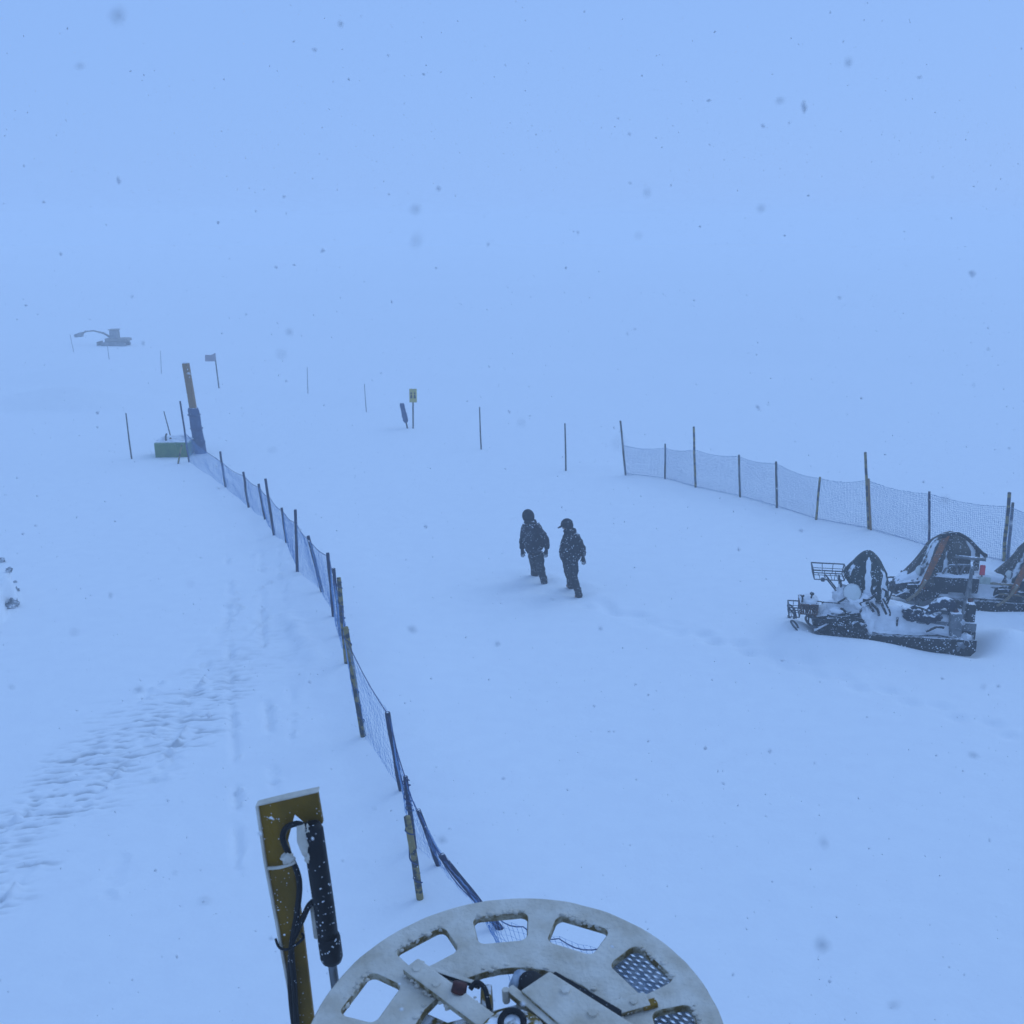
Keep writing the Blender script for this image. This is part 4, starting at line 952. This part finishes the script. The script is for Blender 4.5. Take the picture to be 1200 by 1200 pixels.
mb = MB(); mb.tube([(.012, .245, -.02), (.028, .235, .032)], [.028, .026], 12); mb.build('stop_cap', M['steel'], wh, smooth=True)
wbar('tab', (.285, .110), (.405, .145), .056, .002, .020, M['rime'], M['crust'])
wbar('tab_end', (.385, .122), (.43, .135), .028, .003, .018, M['yellow'], M['yellow'], .003)
mb = MB(); mb.tube([(.0 + .034 * math.cos(a), .045 + .034 * math.sin(a), .05 + .01 * math.sin(a)) for a in [2 * math.pi * i / 20 for i in range(21)]], .010, 8); mb.build('shackle', M['rubber'], wh, smooth=True)
mb = MB(); mb.tube([(0, 0, -.12), (0, 0, .05)], .10, 24); mb.build('hub', M['yellow_dull'], wh, bevel=.01)
for k in range(4):
    a = rad(60 + 90 * k) + (0.35 if k == 0 else 0)
    wbar('spoke', (.08 * math.cos(a), .08 * math.sin(a)), (.36 * math.cos(a), .36 * math.sin(a)), .06, -.09, -.05, M['yellow_dull'], M['yellow_dull'])
for (bx, by, q, hh) in ((-.30, .292, .016, .030), (-.235, .225, .014, .030), (.16, .15, .016, .064), (.235, .06, .016, .064), (.30, .115, .012, .026), (.36, .130, .012, .026), (-.02, .17, .012, .05)):
    mb = MB(); mb.tube([(bx, by, 0), (bx, by, hh)], q, 6); mb.build('bolt', M['rime'], wh, bevel=.002)
mb = MB(); mb.tube(catmull([(-.13, .205, .02), (-.11, .222, .03), (-.085, .205, .02), (-.075, .17, -.01), (-.06, .12, -.08)], 6), .008, 8); mb.build('cable', M['rubber'], wh, smooth=True)
mb = MB(); r_ = random.Random(9)
for k in range(130):
    a0, b0 = r_.choice((((-.35, .29), (.06, -.085)), ((-.29, .335), (.13, -.05)), ((.03, .155), (.235, -.09)), ((.12, .232), (.41, -.04)), ((.29, .14), (.40, .17)), ((.285, .085), (.40, .12))))
    q = r_.random(); w_ = r_.uniform(.0015, .006)
    mb.blob((a0[0] + (b0[0] - a0[0]) * q + r_.uniform(-.006, .006), a0[1] + (b0[1] - a0[1]) * q + r_.uniform(-.006, .006), r_.uniform(-.004, .016)), (w_ * 2.0, w_ * 1.5, w_), k, .5, 3)
mb.build('rime_crumbs', M['rime'], wh, smooth=True)['kind'] = 'stuff'
# stand beneath it, down to the snow
RI = Rm.transposed(); gp = Vector((WC.x, WC.y, gz(WC) - .3))
mb = MB(); a = RI @ (gp - WC); mb.bar((0, 0, -.1), a, .22, .22, up=Vector((0, 1, 0))); mb.build('stand', M['yellow_dull'], wh, bevel=.015)

# expanded metal platform under the right part of the wheel
gr = root('metal_grating', WC + n * -.075, 'steel mesh platform seen through the slots under the wheel', 'grating'); gr.rotation_euler = Rm.to_euler()
mb = MB()
dA = Vector((.55, -.83, 0)).normalized(); dB = Vector((.88, -.25, 0)).normalized()
def inside(p): return (p.x - .0) ** 2 + (p.y - .055) ** 2 < .585 ** 2 and p.x > .315 and p.y > -.5
ca, cb = .030, .030
for fam, (d1, d2) in enumerate(((dA, dB), (dB, dA))):
    for i in range(-40, 60):
        run = None
        for j in range(-60, 61):
            p = Vector((.32, .1, 0)) + d2 * (i * .028) + d1 * (j * .012); ok = inside(p)
            if ok and run is None: run = p
            if (not ok or j == 60) and run is not None:
                if (p - run).length > .02:
                    mb.bar(run, p, (.0085 if fam == 0 else .0055), .005)
                run = None
for q in mb.v[:0]: pass
mb.build('mesh_panel', M['steel'], gr)
mb = MB(); mb.tube([(.315, -.46, -.01)] + [(.588 * math.cos(a), .055 + .588 * math.sin(a), -.01) for a in [rad(-58 + 115 * i / 20) for i in range(21)]] + [(.315, -.46, -.01)], .012, 8); mb.build('edge_frame', M['steel'], gr)
gp2 = gr.location + Rm @ Vector((.36, -.05, 0)); mb = MB(); mb.bar((.36, -.05, -.01), RI @ (Vector((gp2.x, gp2.y, -.3)) - gr.location), .10, .10, up=Vector((0, 1, 0))); mb.build('leg', M['steel'], gr)

# ------------------------------------------------------------------ yellow arm with black cylinder
YA = 3.12
ab = at(362, 1290, YA); am = root('lifting_arm', (ab.x, YA, gz(ab)), 'yellow steel arm with black hydraulic cylinder and hoses beside the wheel', 'lifting arm')
ao = Vector(am.location)
A = lambda x, y, d=0.0: at(x, y, YA + d) - ao
outl = [(301, 944), (372, 928), (378.5, 966), (360, 968), (345, 955), (340, 974), (336.5, 988), (346, 1022), (355, 1090), (367, 1190), (380, 1300), (362, 1300), (346, 1200), (323, 1075), (311, 1012)]
mb = MB(); mb.prism([A(*p) for p in outl], (0, .022, .0)); mb.build('arm_plate', M['yellow'], am, bevel=.004)
mb = MB(); lw = [(301, 944), (311, 1012), (323, 1075), (346, 1200), (362, 1300)]
mb.prism([A(x + 1, y, -.012) for x, y in lw] + [A(x - 2.2, y + 1, -.012) for x, y in lw[::-1]], (0, .036, 0)); mb.build('snow_edge', M['rime'], am, bevel=.003)
mb = MB(); mb.prism([A(299, 946, -.008), A(373, 929, -.008), A(372, 927.6, -.008), A(335, 935.4, -.008), A(299.8, 944, -.008)], (0, .034, 0)); mb.build('snow_cap', M['rime'], am, bevel=.003)
MB().bar(A(372, 1290, .037), Vector((0, .02, -.2)), .12, .10, up=Vector((0, 1, 0))).build('mast', M['yellow'], am, bevel=.006)
# cylinder, collar, rod
mb = MB(); mb.tube([A(365.5, 966, -.03), A(366.5, 972, -.03), A(372, 1010, -.03), A(380, 1064, -.03), A(386, 1108, -.03)], [.026, .033, .0335, .0335, .0325], 20); cy = mb.build('cylinder', M['black_sleeve'], am, smooth=True)
mb = MB(); mb.tube([A(385.2, 1096, -.03), A(385.6, 1100, -.03), A(388.6, 1121, -.03), A(389, 1126, -.03)], [.034, .0365, .0365, .031], 20); mb.build('collar', M['black_sleeve'], cy, smooth=True)
mb = MB(); mb.tube([A(388, 1120, -.03), A(397, 1185, -.03)], .0145, 14); mb.build('rod', M['rod'], am, smooth=True)
mb = MB(); mb.blob(A(361, 985, -.048), (.020, .012, .045), 4, .6, 12, 2.4); mb.blob(A(362, 1004, -.05), (.014, .010, .022), 9, .6, 10, 2.4); mb.build('frost_patch', M['rime'], am, smooth=True)
mb = MB(); mb.tube([A(352, 966, -.045), A(356, 985, -.045), A(360, 1000, -.04)], [.012, .022, .016], 10); mb.build('frost_patch', M['rime'], am, smooth=True)
mb = MB(); mb.tube([A(367, 1060, .0), A(372, 1098, .0)], .012, 8); mb.build('stop_lug', M['rime'], am, smooth=True)
Z4 = lambda x, y, d=-.02: A(280 + x / 4, 900 + y / 4, d)
mb = MB(); mb.tube(catmull([Z4(335, 300), Z4(300, 268, -.04), Z4(262, 262, -.04), Z4(218, 285), Z4(206, 335), Z4(236, 405), Z4(272, 485), Z4(284, 560), Z4(272, 680), Z4(248, 830), Z4(240, 1000), Z4(256, 1190), Z4(290, 1400)], 8), .0095, 10); mb.build('hose', M['rubber'], am, smooth=True)
mb = MB(); mb.tube(catmull([Z4(348, 625), Z4(325, 650), Z4(300, 705), Z4(272, 765), Z4(246, 840, -.03), Z4(258, 1000, -.03), Z4(270, 1190, -.03), Z4(300, 1400, -.03)], 8), .0095, 10); mb.build('hose', M['rubber'], am, smooth=True)
mb = MB(); mb.tube(catmull([Z4(135, 470, -.015), Z4(190, 466, -.02), Z4(245, 450, -.03), Z4(262, 440, -.03)], 4), .0055, 8); mb.build('tie', M['rime'], am, smooth=True)
mb = MB(); mb.tube(catmull([Z4(172, 800, -.01), Z4(190, 842, -.02), Z4(235, 848, -.04), Z4(300, 800, -.03), Z4(296, 775, -.01)], 4), .0045, 8); mb.build('tie', M['rubber'], am, smooth=True)
mb = MB(); mb.blob(Z4(228, 425, -.03), (.022, .012, .018), 3, .5); mb.build('frost_patch', M['rime'], am, smooth=True)

# ------------------------------------------------------------------ falling snow
N_ = 32000
pos = np.stack([rng.uniform(-13, 15, N_), rng.uniform(-1.5, 30, N_), rng.uniform(0.1, 9.6, N_)], 1)
extra = np.stack([rng.uniform(-1.7, 1.7, 800), rng.uniform(.3, 3.2, 800), rng.uniform(5.0, 9.4, 800)], 1)
pos = np.concatenate([pos, extra]); dist = np.linalg.norm(pos - np.array(CAM), axis=1); big = np.stack([rng.uniform(-.5, .5, 70), rng.uniform(.32, .85, 70), CAM_Z + rng.uniform(-.75, .42, 70)], 1)
pos = np.concatenate([pos, big]); dist = np.linalg.norm(pos - np.array(CAM), axis=1)
keep = dist > .30; pos = pos[keep]; dist = dist[keep]
sz = rng.uniform(.0016, .0040, len(pos)) * (1 + .5 * (rng.random(len(pos)) > .9)) * np.clip(.75 + .12 * dist, .8, 1.4)
u6 = np.array([(1, 0, 0), (-1, 0, 0), (0, 1, 0), (0, -1, 0), (0, 0, 1), (0, 0, -1)], float)
f8 = np.array([(0, 2, 4), (2, 1, 4), (1, 3, 4), (3, 0, 4), (2, 0, 5), (1, 2, 5), (3, 1, 5), (0, 3, 5)])
st = rng.uniform(.6, 1.4, (len(pos), 1, 3))
vv = (pos[:, None, :] + u6[None] * sz[:, None, None] * st + rng.normal(0, .25, (len(pos), 6, 3)) * sz[:, None, None]).reshape(-1, 3)
ff = (f8[None] + (np.arange(len(pos)) * 6)[:, None, None]).reshape(-1, 3)
me = bpy.data.meshes.new('falling_snow'); me.vertices.add(len(vv)); me.vertices.foreach_set('co', vv.ravel())
me.loops.add(ff.size); me.loops.foreach_set('vertex_index', ff.ravel()); me.polygons.add(len(ff))
me.polygons.foreach_set('loop_start', np.arange(len(ff)) * 3); me.polygons.foreach_set('loop_total', np.full(len(ff), 3)); me.update(calc_edges=True)
me.materials.append(M['flake'])
fs_ = bpy.data.objects.new('falling_snow', me); COL.objects.link(fs_); tag(fs_, 'snowflakes drifting through the air over the whole slope', 'snowflakes', kind='stuff')

# ------------------------------------------------------------------ haze
HAZE = 0.0064
m = bpy.data.materials.new('haze'); m.use_nodes = True; nt = m.node_tree; nt.nodes.clear()
out = nt.nodes.new('ShaderNodeOutputMaterial'); pv = nt.nodes.new('ShaderNodeVolumePrincipled')
pv.inputs['Color'].default_value = (.97, .98, .99, 1); pv.inputs['Density'].default_value = HAZE; pv.inputs['Anisotropy'].default_value = 0.0
nt.links.new(pv.outputs['Volume'], out.inputs['Volume'])
hz = MB().box((0, 177.5, 3.9), (500, 435, 12.6)).build('haze', m); tag(hz, 'blowing snow and fog that hides everything far off', 'haze', kind='stuff')

# ------------------------------------------------------------------ sky and light
w = bpy.data.worlds.new('World'); S.world = w; w.use_nodes = True; nt = w.node_tree; N, L = nt.nodes, nt.links
bgd = N['Background']; sky = N.new('ShaderNodeTexSky'); sky.sky_type = 'NISHITA'; sky.sun_disc = False
SUN_EL, SUN_AZ = rad(42), rad(52)
sky.sun_elevation = SUN_EL; sky.sun_rotation = SUN_AZ
mx = N.new('ShaderNodeMix'); mx.data_type = 'RGBA'; mx.inputs['Factor'].default_value = .94
CLOUD = (2.69, 4.81, 9.48)
L.new(sky.outputs['Color'], mx.inputs['A']); mx.inputs['B'].default_value = CLOUD + (1,)
L.new(mx.outputs['Result'], bgd.inputs['Color']); bgd.inputs['Strength'].default_value = 0.1
sd = bpy.data.lights.new('sun', 'SUN'); sd.energy = 0.75; sd.angle = rad(40); sd.color = (.50, .72, 1.0)
so = bpy.data.objects.new('sun', sd); COL.objects.link(so)
dirv = Vector((math.sin(SUN_AZ) * math.cos(SUN_EL), math.cos(SUN_AZ) * math.cos(SUN_EL), math.sin(SUN_EL)))
so.rotation_euler = dirv.to_track_quat('Z', 'Y').to_euler(); so.location = (0, 0, 60)

# ------------------------------------------------------------------ camera and render settings
cd = bpy.data.cameras.new('camera'); cam = bpy.data.objects.new('camera', cd); COL.objects.link(cam)
cam.location = CAM; cam.rotation_euler = (rad(90) - PITCH, 0, 0)
cd.sensor_width = 36; cd.sensor_fit = 'HORIZONTAL'; cd.lens = 36 * FPX / 1200; cd.clip_start = .05; cd.clip_end = 2000
cd.dof.use_dof = True; cd.dof.focus_distance = 9; cd.dof.aperture_fstop = 7
S.camera = cam
S.view_settings.view_transform = 'Standard'; S.view_settings.look = 'None'; S.view_settings.exposure = 0; S.view_settings.gamma = 1
S.render.engine = 'CYCLES'; c = S.cycles
c.max_bounces = 12; c.diffuse_bounces = 4; c.glossy_bounces = 2; c.transmission_bounces = 2; c.volume_bounces = 8; c.transparent_max_bounces = 8
c.use_denoising = True; c.use_adaptive_sampling = True; c.adaptive_threshold = .02
S.render.film_transparent = False
